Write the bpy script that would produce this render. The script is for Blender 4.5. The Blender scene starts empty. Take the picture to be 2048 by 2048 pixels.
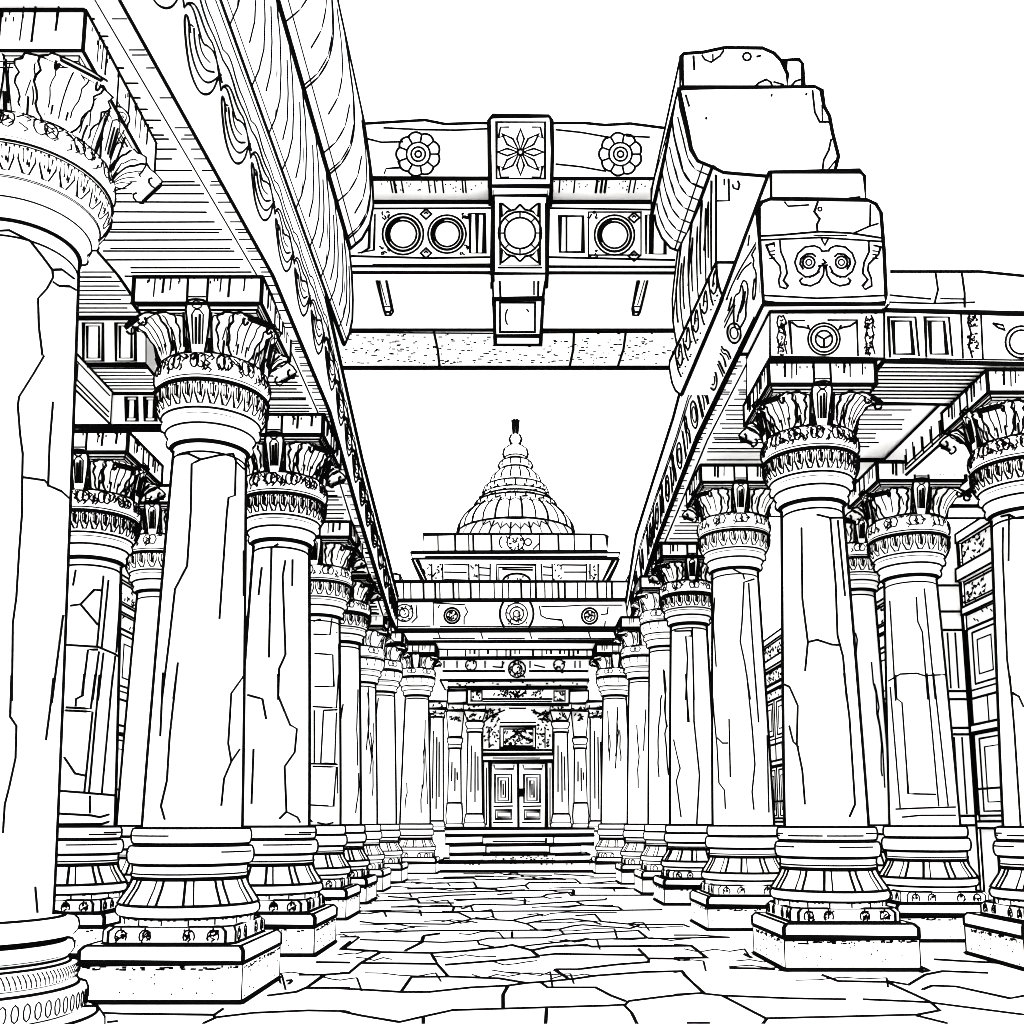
import bpy, math, random
random.seed(7)
sc = bpy.context.scene
COL = sc.collection
# ------------------------------------------------------------------ camera
F, VX, VY, TH, EYE = 2030.0, 1031.0, 1645.0, math.radians(8.5), 1.6
CT, ST = math.cos(TH), math.sin(TH)
CY = VY - F*math.tan(TH)
cam_d = bpy.data.cameras.new('camera'); cam = bpy.data.objects.new('camera', cam_d); COL.objects.link(cam)
cam_d.sensor_width = 36; cam_d.lens = 36*F/2048
cam_d.shift_x = -(VX-1024)/2048; cam_d.shift_y = (CY-1024)/2048
cam_d.clip_start = 0.1; cam_d.clip_end = 2000
cam.location = (0, 0, EYE); cam.rotation_euler = (math.pi/2+TH, 0, 0)
sc.camera = cam

def atY(px, py, Y):
    k = (CY-py)/F
    z = Y*(k*CT+ST)/(CT-k*ST); d = Y*CT+z*ST
    return ((px-VX)*d/F, Y, z+EYE)
def atZ(px, py, Z):
    z = Z-EYE; k = (CY-py)/F
    y = z*(CT-k*ST)/(k*CT+ST); d = y*CT+z*ST
    return ((px-VX)*d/F, y, Z)
def proj(x, y, z):
    z -= EYE; d = y*CT+z*ST
    return VX+F*x/d, CY-F*(z*CT-y*ST)/d
def zat(py, Y): return atY(0, py, Y)[2]
ZO = dict(A=(0,0), B=(600,0), C=(1250,50), D=(0,700), E=(0,1348), G=(680,800), H=(680,1348), I=(1348,700), J=(1348,1348))
def zm(tag, pts):
    ox, oy = ZO[tag]; return [(ox+x/2.76, oy+y/2.76) for x, y in pts]
# ------------------------------------------------------------------ materials
def stone_mat(name, base, spread, scale):
    m = bpy.data.materials.new(name); m.use_nodes = True
    nt = m.node_tree; b = nt.nodes['Principled BSDF']
    tc = nt.nodes.new('ShaderNodeTexCoord'); nz = nt.nodes.new('ShaderNodeTexNoise'); rp = nt.nodes.new('ShaderNodeValToRGB')
    nz.inputs['Scale'].default_value = scale; nz.inputs['Detail'].default_value = 6
    rp.color_ramp.elements[0].color = tuple(c-spread for c in base)+(1,)
    rp.color_ramp.elements[1].color = tuple(c+spread for c in base)+(1,)
    nt.links.new(tc.outputs['Object'], nz.inputs['Vector']); nt.links.new(nz.outputs['Fac'], rp.inputs['Fac'])
    nt.links.new(rp.outputs['Color'], b.inputs['Base Color'])
    b.inputs['Roughness'].default_value = 0.9; b.inputs['Specular IOR Level'].default_value = 0.1
    return m
STONE = stone_mat('white_limestone', (.82,.82,.815), .02, 3)
PAVE = stone_mat('white_paving_stone', (.82,.82,.815), .02, 1.2)
INK = stone_mat('black_joint_and_shade', (.0008,.0008,.0008), .0004, 8)  # ink for joints, outlines and the hatching that stands for shade
INK.node_tree.nodes['Principled BSDF'].inputs['Specular IOR Level'].default_value = 0
INK.node_tree.nodes['Principled BSDF'].inputs['Roughness'].default_value = 1
# ------------------------------------------------------------------ mesh builder
def sub(a, b): return (a[0]-b[0], a[1]-b[1], a[2]-b[2])
def add(a, b): return (a[0]+b[0], a[1]+b[1], a[2]+b[2])
def mul(a, k): return (a[0]*k, a[1]*k, a[2]*k)
def cross(a, b): return (a[1]*b[2]-a[2]*b[1], a[2]*b[0]-a[0]*b[2], a[0]*b[1]-a[1]*b[0])
def norm(a):
    l = math.sqrt(a[0]**2+a[1]**2+a[2]**2) or 1e-9
    return (a[0]/l, a[1]/l, a[2]/l)
def lerp(a, b, t): return tuple(p+(q-p)*t for p, q in zip(a, b))
def wr(px, p):            # half width in metres of a joint that is px wide on the 2048 frame at point p
    d = p[1]*CT+(p[2]-EYE)*ST
    return px*.5*max(d, 2.)/F

class MB:
    def __init__(s, ref=None): s.v = []; s.f = []; s.m = []; s.ref = ref   # ref: fixed viewing distance for shared meshes
    def face(s, pts, mat=0):
        n = len(s.v); s.v += pts; s.f.append(tuple(range(n, n+len(pts)))); s.m.append(mat)
    def r(s, px, p): return px*.5*s.ref/F if s.ref else wr(px, p)
    def tube(s, pts, px=3, closed=False):
        P = [pts[0]]
        for p in pts[1:]:
            if sum((a-b)**2 for a, b in zip(p, P[-1])) > 1e-10: P.append(p)
        if closed and sum((a-b)**2 for a, b in zip(P[0], P[-1])) < 1e-10: P.pop()
        n = len(P)
        if n < 2: return
        T = []
        for i in range(n):
            a = P[i-1] if (i or closed) else P[i]; b = P[(i+1) % n] if (i < n-1 or closed) else P[i]
            T.append(norm(sub(b, a)))
        best = min(range(3), key=lambda k: max(abs(t[k]) for t in T))
        if max(abs(t[best]) for t in T) > .97:
            ref = norm((.37,.59,.71))
        else: ref = tuple(1. if k == best else 0. for k in range(3))
        base = len(s.v)
        for i, (p, t) in enumerate(zip(P, T)):
            far = (s.ref or p[1]) > 24
            u = norm(cross(t, ref)); w = cross(u, t)
            r = s.r((px*1.2+1.4 if far else px*1.2+1.8) if px >= 2.3 else px*1.2+(.7 if far else 1.2), p)
            q = norm(sub(P[(i+1) % n], p)) if (i < n-1 or closed) else t
            ru = r/max(.6, abs(sum(a*b for a, b in zip(q, t))))       # mitre at corners
            s.v += [add(p, mul(u, ru)), add(p, mul(w, r)), add(p, mul(u, -ru)), add(p, mul(w, -r))]
        for i in range(n if closed else n-1):
            a = base+4*i; b = base+4*((i+1) % n)
            for k in range(4):
                s.f.append((a+k, a+(k+1) % 4, b+(k+1) % 4, b+k)); s.m.append(1)
        if not closed:
            for a in (base, base+4*(n-1)):
                s.f.append((a, a+1, a+2, a+3)); s.m.append(1)
    def prism3(s, A, B, px=4, edges=None, ends=True):     # two matching outlines
        n = len(A)
        s.face(list(A)); s.face(list(B))
        for i in range(n):
            j = (i+1) % n; s.face([A[i], A[j], B[j], B[i]])
        if px:
            s.tube(list(A), px, True)
            if ends: s.tube(list(B), px, True)
            for i in (range(n) if edges is None else edges): s.tube([A[i], B[i]], px)
    def box(s, x0, x1, y0, y1, z0, z1, px=4):
        A = [(x0,y0,z0),(x1,y0,z0),(x1,y0,z1),(x0,y0,z1)]; B = [(a, y1, c) for a, _, c in A]
        s.prism3(A, B, px)
    def prism(s, poly, Y0, Y1, px=4, edges=None, ends=True):
        A = [atY(x, y, Y0) for x, y in poly]; B = [(a[0], Y1, a[2]) for a in A]
        s.prism3(A, B, px, edges, ends)
    def rect(s, x0, y0, x1, y1, Y0, Y1, px=4): s.prism([(x0,y1),(x1,y1),(x1,y0),(x0,y0)], Y0, Y1, px)
    def lathe(s, prof, seg=40, rings=(), cx=0, cy=0, merid=0, sq=1.0):
        # prof (r,z); rings: {index: px}; merid: px of the joint up both flanks
        base = len(s.v); n = len(prof)
        for r, z in prof:
            for k in range(seg):
                a = 2*math.pi*k/seg; s.v.append((cx+r*math.cos(a), cy+r*math.sin(a), z))
        for i in range(n-1):
            for k in range(seg):
                a = base+i*seg; k2 = (k+1) % seg
                s.f.append((a+k, a+k2, a+seg+k2, a+seg+k)); s.m.append(0)
        for i, px in dict(rings).items():
            r, z = prof[i]; s.tube([(cx+r*math.cos(2*math.pi*k/seg), cy+r*math.sin(2*math.pi*k/seg), z) for k in range(seg)], px, True)
        if merid:
            for sg in (1, -1): s.tube([(cx+sg*r, cy, z) for r, z in prof], merid)
    def build(s, name, parent=None, mat=None):
        me = bpy.data.meshes.new(name); o0 = parent.matrix_world.translation if parent and not s.ref else None
        L = tuple(parent['origin']) if parent is not None and not s.ref else (0,0,0)
        me.from_pydata([(x-L[0], y-L[1], z-L[2]) for x, y, z in s.v], [], s.f)
        me.materials.append(mat or STONE); me.materials.append(INK)
        me.polygons.foreach_set('material_index', s.m); me.update()
        return link(name, me, parent)
def link(name, me, parent=None):
    o = bpy.data.objects.new(name, me); COL.objects.link(o)
    if parent: o.parent = parent
    return o
def thing(name, label, cat, loc, group=None):
    o = bpy.data.objects.new(name, None); COL.objects.link(o)
    o.location = loc; o['origin'] = loc; o['label'] = label; o['category'] = cat; o['kind'] = 'thing'
    o.empty_display_size = .3
    if group: o['group'] = group
    return o
def smooth(p):
    for _ in range(2):
        q = [p[0]]
        for a, b in zip(p, p[1:]): q += [lerp(a, b, .25), lerp(a, b, .75)]
        p = q+[p[-1]]
    return p
def arc(cx, cy, r, a0, a1, n=16, ry=None):
    ry = r if ry is None else ry
    return [(cx+r*math.cos(math.radians(a0+(a1-a0)*i/n)), cy+ry*math.sin(math.radians(a0+(a1-a0)*i/n))) for i in range(n+1)]
def torus(r0, r1, z0, z1, n=6):   # half-round moulding from r0 bulging to r1
    return [(r0+(r1-r0)*math.sin(math.pi*i/n)**.6, z0+(z1-z0)*(.5-.5*math.cos(math.pi*i/n))) for i in range(n+1)]
# drawn marks on a plane facing the viewer (y = Y), given in picture coordinates
class Face:
    def __init__(s, mb, Y): s.mb, s.Y = mb, Y
    def line(s, pts, px=2, closed=False): s.mb.tube([atY(x, y, s.Y) for x, y in pts], px, closed)
    def rect(s, x0, y0, x1, y1, px=2): s.line([(x0,y0),(x1,y0),(x1,y1),(x0,y1)], px, True)
    def circ(s, x, y, r, px=2, n=24, ry=None): s.line(arc(x, y, r, 0, 360, n, ry)[:-1], px, True)
    def rosette(s, x, y, R, petals=9, px=2):
        s.circ(x, y, R*.55, px); s.circ(x, y, R*.33, px); s.circ(x, y, R*.15, px, 10)
        n = petals*6
        s.line([(x+R*(.93+.1*abs(math.sin(petals*math.pi*i/n)))*math.cos(2*math.pi*i/n), y+R*(.93+.1*abs(math.sin(petals*math.pi*i/n)))*math.sin(2*math.pi*i/n)) for i in range(n)], px+.5, True)
        for k in range(petals):
            a = 2*math.pi*k/petals; s.line([(x+R*.55*math.cos(a), y+R*.55*math.sin(a)), (x+R*.93*math.cos(a), y+R*.93*math.sin(a))], px)
    def flower(s, x, y, R, n=8, px=2):
        for k in range(n):
            a = 2*math.pi*k/n; w = .42*math.pi/n*1.6
            L = R*(1. if k % 2 == 0 else 1.12)
            pts = [(x+R*.12*math.cos(a), y+R*.12*math.sin(a)), (x+L*.6*math.cos(a-w), y+L*.6*math.sin(a-w)), (x+L*math.cos(a), y+L*math.sin(a)), (x+L*.6*math.cos(a+w), y+L*.6*math.sin(a+w))]
            s.line(pts, px, True)
        s.circ(x, y, R*.13, px, 10)
    def scribble(s, x0, y0, x1, y1, n, px=1.6, L=8):
        for _ in range(n):
            x, y = random.uniform(x0, x1), random.uniform(y0, y1); a = random.uniform(0, 6.3); c = random.uniform(-1.2, 1.2); q = [(x, y)]
            for _ in range(4):
                x += L/4*math.cos(a); y += L/4*math.sin(a); a += c; q.append((x, y))
            if all(x0-2 < u < x1+2 and y0-2 < v < y1+2 for u, v in q): s.line(q, px)
    def dots(s, x0, y0, x1, y1, n, px=2.2):
        for _ in range(n):
            x, y = random.uniform(x0, x1), random.uniform(y0, y1); s.line([(x, y), (x+random.uniform(2, 5), y)], px)
    def hatch(s, x0, x1, ys, px=2):
        for y in ys:
            a = x0+random.uniform(0, .12)*(x1-x0); b = x1-random.uniform(0, .12)*(x1-x0)
            s.line([(a, y), ((a+b)/2, y+random.uniform(-1, 1)), (b, y+random.uniform(-1, 1))], px)
# ------------------------------------------------------------------ light and sky
w = bpy.data.worlds.new('World'); sc.world = w; w.use_nodes = True
nt = w.node_tree; bg = nt.nodes['Background']; sk = nt.nodes.new('ShaderNodeTexSky')
sk.sky_type = 'NISHITA'; sk.sun_disc = False; sk.sun_elevation = math.radians(55); sk.sun_rotation = math.radians(180+25)
sk.dust_density = 6; sk.air_density = 1.0; sk.ozone_density = .3
# a bright even overcast: the clear sky veiled by white cloud
mx = nt.nodes.new('ShaderNodeMix'); mx.data_type = 'RGBA'; mx.inputs[0].default_value = .8
mx.inputs[7].default_value = (7, 7, 7, 1)
nt.links.new(sk.outputs['Color'], mx.inputs[6]); nt.links.new(mx.outputs[2], bg.inputs['Color']); bg.inputs['Strength'].default_value = .15
sd = bpy.data.lights.new('sun', 'SUN'); sun = bpy.data.objects.new('sun', sd); COL.objects.link(sun)
sd.energy = .5; sd.angle = math.radians(60); sd.color = (1, .98, .95)
sun.rotation_euler = (math.radians(35), 0, math.radians(-25)); sun.location = (-20, -20, 60)
sc.view_settings.view_transform = 'Standard'; sc.view_settings.look = 'None'; sc.view_settings.gamma = 1
sc.view_settings.exposure = 2.5
sc.cycles.filter_width = 1.0
sc.cycles.max_bounces = 12; sc.cycles.diffuse_bounces = 10
sc.cycles.sample_clamp_indirect = 0
# ------------------------------------------------------------------ ground
g = MB()
g.face([(-400,-60,0),(400,-60,0),(400,900,0),(-400,900,0)])
FL = dict(H=[
 [(0,1865),(120,1890),(330,1925),(460,1895),(620,1860),(1130,1845),(1480,1835),(1570,1830),(1590,1810),(1790,1785),(1932,1770)],
 [(460,1895),(460,1932)],[(1140,1850),(1135,1932)],[(1570,1830),(1610,1870),(1640,1932)],
 [(900,1845),(900,1770),(925,1725),(1030,1710),(1110,1705)],[(1030,1710),(880,1685),(600,1675),(390,1678),(340,1750)],
 [(0,1740),(180,1750),(340,1760),(490,1760),(720,1735),(925,1725)],[(1110,1705),(1150,1735),(1415,1735),(1500,1780),(1580,1810)],
 [(1110,1705),(1270,1690),(1190,1635),(1310,1635),(1510,1610),(1700,1595),(1705,1575),(1932,1577)],
 [(1270,1690),(1410,1670),(1680,1650),(1890,1645),(1932,1690)],[(1705,1575),(1650,1520)],
 [(0,1655),(45,1655),(110,1600),(220,1540),(210,1535),(0,1522)],[(110,1600),(540,1605),(505,1545),(220,1540)],
 [(500,1545),(680,1535),(900,1510),(950,1500),(1060,1530),(1100,1560),(1190,1550),(1690,1557)],[(540,1605),(600,1672)],
 [(580,1610),(830,1590),(1100,1565)],[(360,1530),(450,1485),(460,1450),(550,1437)],[(0,1455),(105,1455),(20,1520)],
 [(110,1470),(570,1485),(760,1475),(770,1495),(850,1510)],[(760,1475),(820,1462),(1120,1460),(1240,1440),(1650,1420),(1700,1460),(1340,1470),(1060,1500),(990,1510)],
 [(1060,1530),(1150,1510),(1360,1500),(1390,1510),(1932,1505)],[(1700,1465),(1932,1462)],
 [(0,1430),(530,1420),(1090,1418),(1210,1412),(1280,1395),(1340,1388),(1600,1408),(1650,1390)],[(950,1425),(950,1460)],[(1215,1412),(1240,1440)],
 [(1090,1415),(1040,1385),(960,1365),(730,1355),(600,1385),(190,1380),(110,1370)],[(960,1360),(1120,1330)],[(1030,1380),(1110,1365),(1280,1355),(1400,1370),(1440,1385)],
 [(1300,1338),(1410,1330),(1445,1370),(1600,1385),(1900,1388),(1930,1400)],[(170,1315),(660,1322),(720,1350)],[(660,1315),(1400,1310),(1780,1305)],
 [(280,1290),(630,1287),(620,1312)],[(670,1300),(740,1275),(970,1280),(1100,1272),(1310,1258),(1460,1250),(1470,1240)],[(1310,1262),(1350,1280),(1540,1290),(1560,1305)],
 [(190,1257),(430,1250),(440,1268),(630,1268)],[(430,1240),(620,1225),(750,1222)],[(265,1232),(430,1245)],
 [(630,1250),(900,1242),(1110,1235),(1140,1220),(1280,1210),(1290,1225),(1730,1225)],[(1020,1245),(1020,1272)],[(1290,1225),(1290,1195),(1000,1200),(290,1215)],
 [(370,1190),(640,1188),(860,1185),(1020,1170),(1040,1155),(1310,1155)],[(860,1185),(870,1200),(1020,1195)],[(1025,1170),(1045,1190)],
 [(395,1152),(500,1160),(740,1152),(755,1178)],[(480,1135),(740,1130),(760,1140),(1000,1135),(1300,1135),(1330,1158)],[(570,1125),(850,1122)],
 [(680,1107),(850,1107)],[(900,1112),(1170,1115)],[(1180,1107),(1400,1120)],[(1380,1130),(1610,1128)],[(1370,1160),(1540,1145)],[(1380,1185),(1610,1190)],[(310,1142),(440,1140)],[(870,1222),(950,1212)]],
 E=[[(1475,1780),(1630,1760),(1690,1735),(1785,1665),(1650,1665)],[(1785,1665),(1932,1655)],[(1690,1738),(1932,1738)],[(1190,1900),(1400,1875),(1700,1862),(1900,1865),(1932,1872)],
 [(570,1875),(680,1880),(1180,1885),(1190,1900),(1120,1932)],[(1180,1885),(1230,1850)],[(460,1932),(545,1895)],[(1880,1520),(1932,1480)],[(1745,1595),(1932,1598)],[(590,1927),(650,1920)],[(1580,1698),(1610,1695),(1590,1715)]],
 J=[[(0,1650),(50,1645),(60,1665),(175,1770),(270,1780),(510,1905),(490,1932)],[(0,1775),(170,1765)],[(270,1780),(640,1795),(950,1800)],[(1040,1800),(1380,1815),(1430,1820),(1932,1885)],
 [(510,1905),(950,1895),(1340,1885),(1470,1860),(1420,1815),(1180,1705),(910,1700),(820,1665)],[(1340,1890),(1510,1932)],[(1180,1700),(1290,1720),(1380,1665),(1480,1645),(1735,1655)],
 [(1370,1745),(1420,1725),(1560,1730),(1860,1795),(1932,1780)],[(0,1500),(100,1505),(185,1570),(0,1573)],[(0,1445),(130,1445),(305,1457),(0,1462)],[(305,1628),(440,1630),(560,1635)],
 [(1435,1580),(1600,1590),(1800,1600)],[(390,1550),(430,1570)],[(70,1930),(200,1930)],[(1365,1620),(1410,1640),(1360,1650)]])
for tag, ls in FL.items():
    for pts in ls:
        q = [atZ(x, y, 0) for x, y in zm(tag, pts)]; out = []
        for a, b in zip(q, q[1:]):
            n = 1+int(abs(a[1]-b[1])+abs(a[0]-b[0]))
            out += [lerp(a, b, i/n) for i in range(n)]
        g.tube(out+[q[-1]], 5.4 if q[0][1] < 14 else 3.6)
for _ in range(95):
    py = 1748+(random.random()**1.5)*215; k = (py-1640)/100; px = random.uniform(700-k*150, 1350+k*150)
    L = random.uniform(30, 120)*k**.5; q = [atZ(px+L*i/4, py+random.uniform(-1.6, 1.6)*k, 0) for i in range(5)]
    g.tube(q, 2.4)
    if random.random() < .45: g.tube([q[4], atZ(px+L+random.uniform(2, 14), py+random.uniform(4, 9)*k, 0)], 2.6)
# joints carried on beyond the frame
for k in range(40):
    y = random.uniform(2.2, 30); x = random.choice((-1, 1))*random.uniform(5.2, 9)
    g.tube([(x, y, 0), (x+random.uniform(.8, 2), y+random.uniform(-.1, .1), 0)], 2.5)
go = g.build('ground', None, PAVE); go['kind'] = 'structure'; go['label'] = 'irregular white paving slabs with black joints'

# ------------------------------------------------------------------ columns
def spiral(cx, cy, r, turns, n=20, sgn=1):
    return [(cx+sgn*r*(1-.8*i/n)*math.cos(2*math.pi*turns*i/n), cy+r*(1-.8*i/n)*math.sin(2*math.pi*turns*i/n)) for i in range(n+1)]
HS = 1.545    # shaft foot
HCAP = 1.85   # capital height from neck to top of abacus
LODS = {}
def lod_meshes(ref):
    if ref in LODS: return LODS[ref]
    near = ref < 15; mid = ref < 25
    seg = 48 if near else 32
    K = 5.4 if near else (4.2 if mid else 3.0)     # outline
    M = 3.2 if near else (2.4 if mid else 1.6)
    T = 1.9 if near else 1.1
    D = {}
    def fin(name, mb):
        o = mb.build(name); me = o.data; bpy.data.objects.remove(o); D[name] = me
    # plinth
    b = MB(ref); b.box(-.735,.735,-.735,.735,0,.355,K); b.tube([(-.737,-.737,.018),(.737,-.737,.018),(.737,.737,.018),(-.737,.737,.018)], K*1.2, True)
    h = .735; A = [(-h,-h,.36),(h,-h,.36),(h,h,.36),(-h,h,.36)]; h2 = .70
    Bt = [(-h,-h,.46),(h,-h,.46),(h,h,.46),(-h,h,.46)]; Ct = [(-h2,-h2,.50),(h2,-h2,.50),(h2,h2,.50),(-h2,h2,.50)]
    b.prism3(A, Bt, 0); b.prism3(Bt, Ct, 0); b.tube(Ct, M, True)
    for p, q, r_ in zip(A, Bt, Ct): b.tube([p, q, r_], K)
    if mid:
        for sx, sy in ((0,-1),(1,0),(-1,0)):
            for k in range(46 if near else 20):
                u = random.uniform(-.7, .7); z = .325-random.uniform(0, .03); l = random.uniform(.01, .05)
                P = (u, -.737, z) if sx == 0 else (sx*.737, u, z); Q = (u+l, -.737, z) if sx == 0 else (sx*.737, u+l, z); b.tube([P, Q], T)
            for k in range(12 if near else 4):
                u = random.uniform(-.68, .68); z = random.uniform(.06, .28)
                P = (u, -.737, z) if sx == 0 else (sx*.737, u, z); Q = (u+.012, -.737, z) if sx == 0 else (sx*.737, u+.012, z); b.tube([P, Q], T)
    fin('plinth', b)
    # cushion block with carved flowers
    b = MB(ref); c = .10; h = .60
    def octo(h, c, z): return [(-h+c,-h,z),(h-c,-h,z),(h,-h+c,z),(h,h-c,z),(h-c,h,z),(-h+c,h,z),(-h,h-c,z),(-h,-h+c,z)]
    lo, hi, tp = octo(.605,.07,.502), octo(.605,.07,.615), octo(.575,.09,.655)
    b.prism3(lo, hi, 0); b.prism3(hi, tp, 0); b.tube(lo, K, True); b.tube(tp, M, True)
    for i in range(8):
        if i in (2,3,6,7,0,1): b.tube([lo[i], hi[i], tp[i]], M if near else T)
    for side in range(4):
        a = math.pi/2*side
        def S(u, z): x, y = u, -.607; return (x*math.cos(a)-y*math.sin(a), x*math.sin(a)+y*math.cos(a), z)
        for u in (-.42,-.2,.2,.42):
            n = 8
            b.tube([S(u+.052*math.cos(-.6+4.4*k/n), .572+.06*math.sin(-.6+4.4*k/n)) for k in range(n+1)], T)
            if mid:
                for _ in range(9 if near else 4):
                    x, z = u+random.uniform(-.045, .035), .568+random.uniform(-.05, .04)
                    b.tube([S(x, z), S(x+random.uniform(-.02, .03), z+.02), S(x+random.uniform(-.01, .04), z+.03)], T)
                b.tube([S(u, .635), S(u, .65)], T)
    fin('cushion_block', b)
    # round mouldings of the base
    b = MB(ref); pr = []; rings = {}
    def seg_add(pts, p0=0, p1=0):
        if p0: rings[len(pr)] = p0
        pr.extend(pts)
        if p1: rings[len(pr)-1] = p1
    seg_add([(.56,.655),(.61,.66),(.61,.725)], 0, M)
    seg_add(torus(.60,.66,.735,.83), M, K)
    seg_add([(.648,.84),(.60,.915),(.55,.99),(.515,1.07)], M, K)
    seg_add([(.53,1.085),(.535,1.12)], M, T); seg_add([(.525,1.14),(.53,1.20)], 0, M)
    seg_add(torus(.535,.585,1.215,1.375), K, K)
    seg_add(torus(.52,.555,1.405,1.54), K, K)
    seg_add([(.47,1.548)])
    b.lathe(pr, seg, rings, merid=K)
    for k in range(24):
        a = 2*math.pi*(k+.5)/24+ (.05 if k % 2 else -.07)
        b.tube([((r+.003)*math.cos(a), (r+.003)*math.sin(a), z) for r, z in ((.648,.84),(.60,.915),(.55,.99),(.516,1.065))], M if k % 3 else T)
    if near:
        for k in range(16):
            a = 2*math.pi*k/16; b.tube([(.612*math.cos(a),.612*math.sin(a),.665),(.612*math.cos(a),.612*math.sin(a),.725)], T)
            for _ in range(3):
                a2 = a+random.uniform(0,.35); b.tube([(.612*math.cos(a2),.612*math.sin(a2),.712),(.612*math.cos(a2+.04),.612*math.sin(a2+.04),.712)], T)
        for z, r in ((1.475,.557),(1.325,.583),(1.45,.556)):
            for k in range(5):
                a0 = random.uniform(0,6.28); b.tube([(r*math.cos(a0+.1*i), r*math.sin(a0+.1*i), z) for i in range(9)], T)
    fin('base_moulding', b)
    # necking, leaf band and bead band (z from the neck)
    b = MB(ref); pr = []; rings = {}
    seg_add([(.355,.18)],0,0); seg_add(torus(.375,.425,.215,.305), K*1.8, M); seg_add([(.415,.31),(.44,.35),(.445,.37)],0,M)
    seg_add(torus(.45,.49,.38,.465,4), 0, M); seg_add([(.47,.485),(.495,.505)],0,T)
    i_lo = len(pr); seg_add([(.50,.515),(.535,.58),(.56,.65),(.565,.72),(.55,.765)], T, M)
    seg_add([(.565,.78),(.57,.81)], K, 0)
    i_b = len(pr); seg_add([(.55,.825),(.575,.88),(.58,.95),(.565,1.02),(.53,1.07)], M, K)
    b.lathe(pr, seg, rings, merid=K)
    def band(i0, t):     # point on band profile, t 0..1
        seq = pr[i0:i0+5]; u = t*4; i = min(3, int(u)); return lerp(seq[i], seq[i+1], u-i)
    def BP(i0, a, t): r, z = band(i0, t); return ((r+.004)*math.cos(a), (r+.004)*math.sin(a), z)
    N = 28 if near else (20 if mid else 14)
    for k in range(N):
        a = 2*math.pi*k/N; da = 2*math.pi/N
        if mid:
            b.tube([BP(i_lo, a-da*.38, .95), BP(i_lo, a-da*.4, .45), BP(i_lo, a-da*.15, .12), BP(i_lo, a+da*.15, .12), BP(i_lo, a+da*.4, .45), BP(i_lo, a+da*.38, .95)], T*1.1)
            b.tube([BP(i_lo, a, .9), BP(i_lo, a+da*.05, .35)], M*1.1)
            b.tube([BP(i_lo, a-da*.2, .85), BP(i_lo, a-da*.14, .4)], T)
            b.tube([BP(i_lo, a+da*.2, .75), BP(i_lo, a+da*.12, .3)], T)
        else: b.tube([BP(i_lo, a, .9), BP(i_lo, a+da*.2*random.uniform(-1, 1), .3)], T*1.3)
        ca, n = a+da*.5*(k % 2), (9 if near else 6)
        b.tube([BP(i_b, ca+da*.33*math.cos(6.283*q/n), .58+.3*math.sin(6.283*q/n)) for q in range(n)], T, True)
        if mid:
            for _ in range(6 if near else 3):
                x, t = a+random.uniform(-.5, .5)*da, random.uniform(.1, .8); b.tube([BP(i_b, x, t), BP(i_b, x+da*.2, t+.1), BP(i_b, x+da*.3*random.uniform(-1, 1), min(1, t+.25))], T*1.1)
    fin('necking', b)
    # leaf crown
    b = MB(ref)
    b.lathe([(.51,1.06),(.50,1.15),(.53,1.32),(.61,1.45)], 24, {})
    def leaf(phi, r0, z0, r1, z1, wd, curl, nstr, tip=.5, fill=0, hw=0, lobe=0.):
        nu, nv = 4, (12 if lobe and mid else 6); er = (math.cos(phi), math.sin(phi)); et = (-math.sin(phi), math.cos(phi))
        def P(u, v, off=0):
            r = r0+(r1-r0)*v**1.7+.02*(1-u*u)+off; z = z0+(z1-z0)*math.sin(v*math.pi/2*1.0)-curl*max(0, v-.7)**2*3
            ww = wd*(.55+.45*math.sin(min(1, v*1.3)*math.pi/2))*(1-(1-tip)*max(0, v-.75)/.25)*(1+lobe*abs(math.sin(math.pi*3.5*v)))
            return (er[0]*r+et[0]*u*ww/2, er[1]*r+et[1]*u*ww/2, z)
        for off in (0, -.05):
            for i in range(nv):
                for j in range(nu):
                    u0, u1, v0, v1 = -1+2*j/nu, -1+2*(j+1)/nu, i/nv, (i+1)/nv
                    b.face([P(u0,v0,off),P(u1,v0,off),P(u1,v1,off),P(u0,v1,off)])
        vs = [i/nv for i in range(nv+1)]
        for u in (-1, 1):
            for i in range(nv): b.face([P(u,vs[i],0),P(u,vs[i],-.05),P(u,vs[i+1],-.05),P(u,vs[i+1],0)])
        for j in range(nu): b.face([P(-1+2*j/nu,1,0),P(-1+2*(j+1)/nu,1,0),P(-1+2*(j+1)/nu,1,-.05),P(-1+2*j/nu,1,-.05)])
        ol = [P(-1, v) for v in vs]+[P(-1+2*j/nu, 1) for j in range(1, nu)]+[P(1, v) for v in reversed(vs)]
        b.tube(ol, M if not hw else hw)
        for k in range(nstr):
            u = -1+2*(k+1)/(nstr+1); b.tube([P(u, v, .004) for v in vs[(1 if k % 2 else 2):]], T if fill == 0 or k % 2 else M)
        return P
    for sd_ in range(4):
        a = -math.pi/2+sd_*math.pi/2
        P = leaf(a, .54, 1.06, .665, 1.55, .24, .0, 0, .6, 0, M)
        n = 8; b.tube([P(.45*math.cos(6.283*k/n), .78+.12*math.sin(6.283*k/n), .004) for k in range(n)], T, True)
        if mid:
            b.tube([P(-.6,.1,.004),P(-.5,.55,.004),P(-.2,.64,.004),P(.2,.64,.004),P(.5,.55,.004),P(.6,.1,.004)], T)
            b.tube([P(-.2,.1,.004),P(-.15,.5,.004)], M); b.tube([P(.25,.1,.004),P(.2,.55,.004)], M); b.tube([P(-.1,.8,.004),P(.1,.8,.004)], T)
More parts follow.
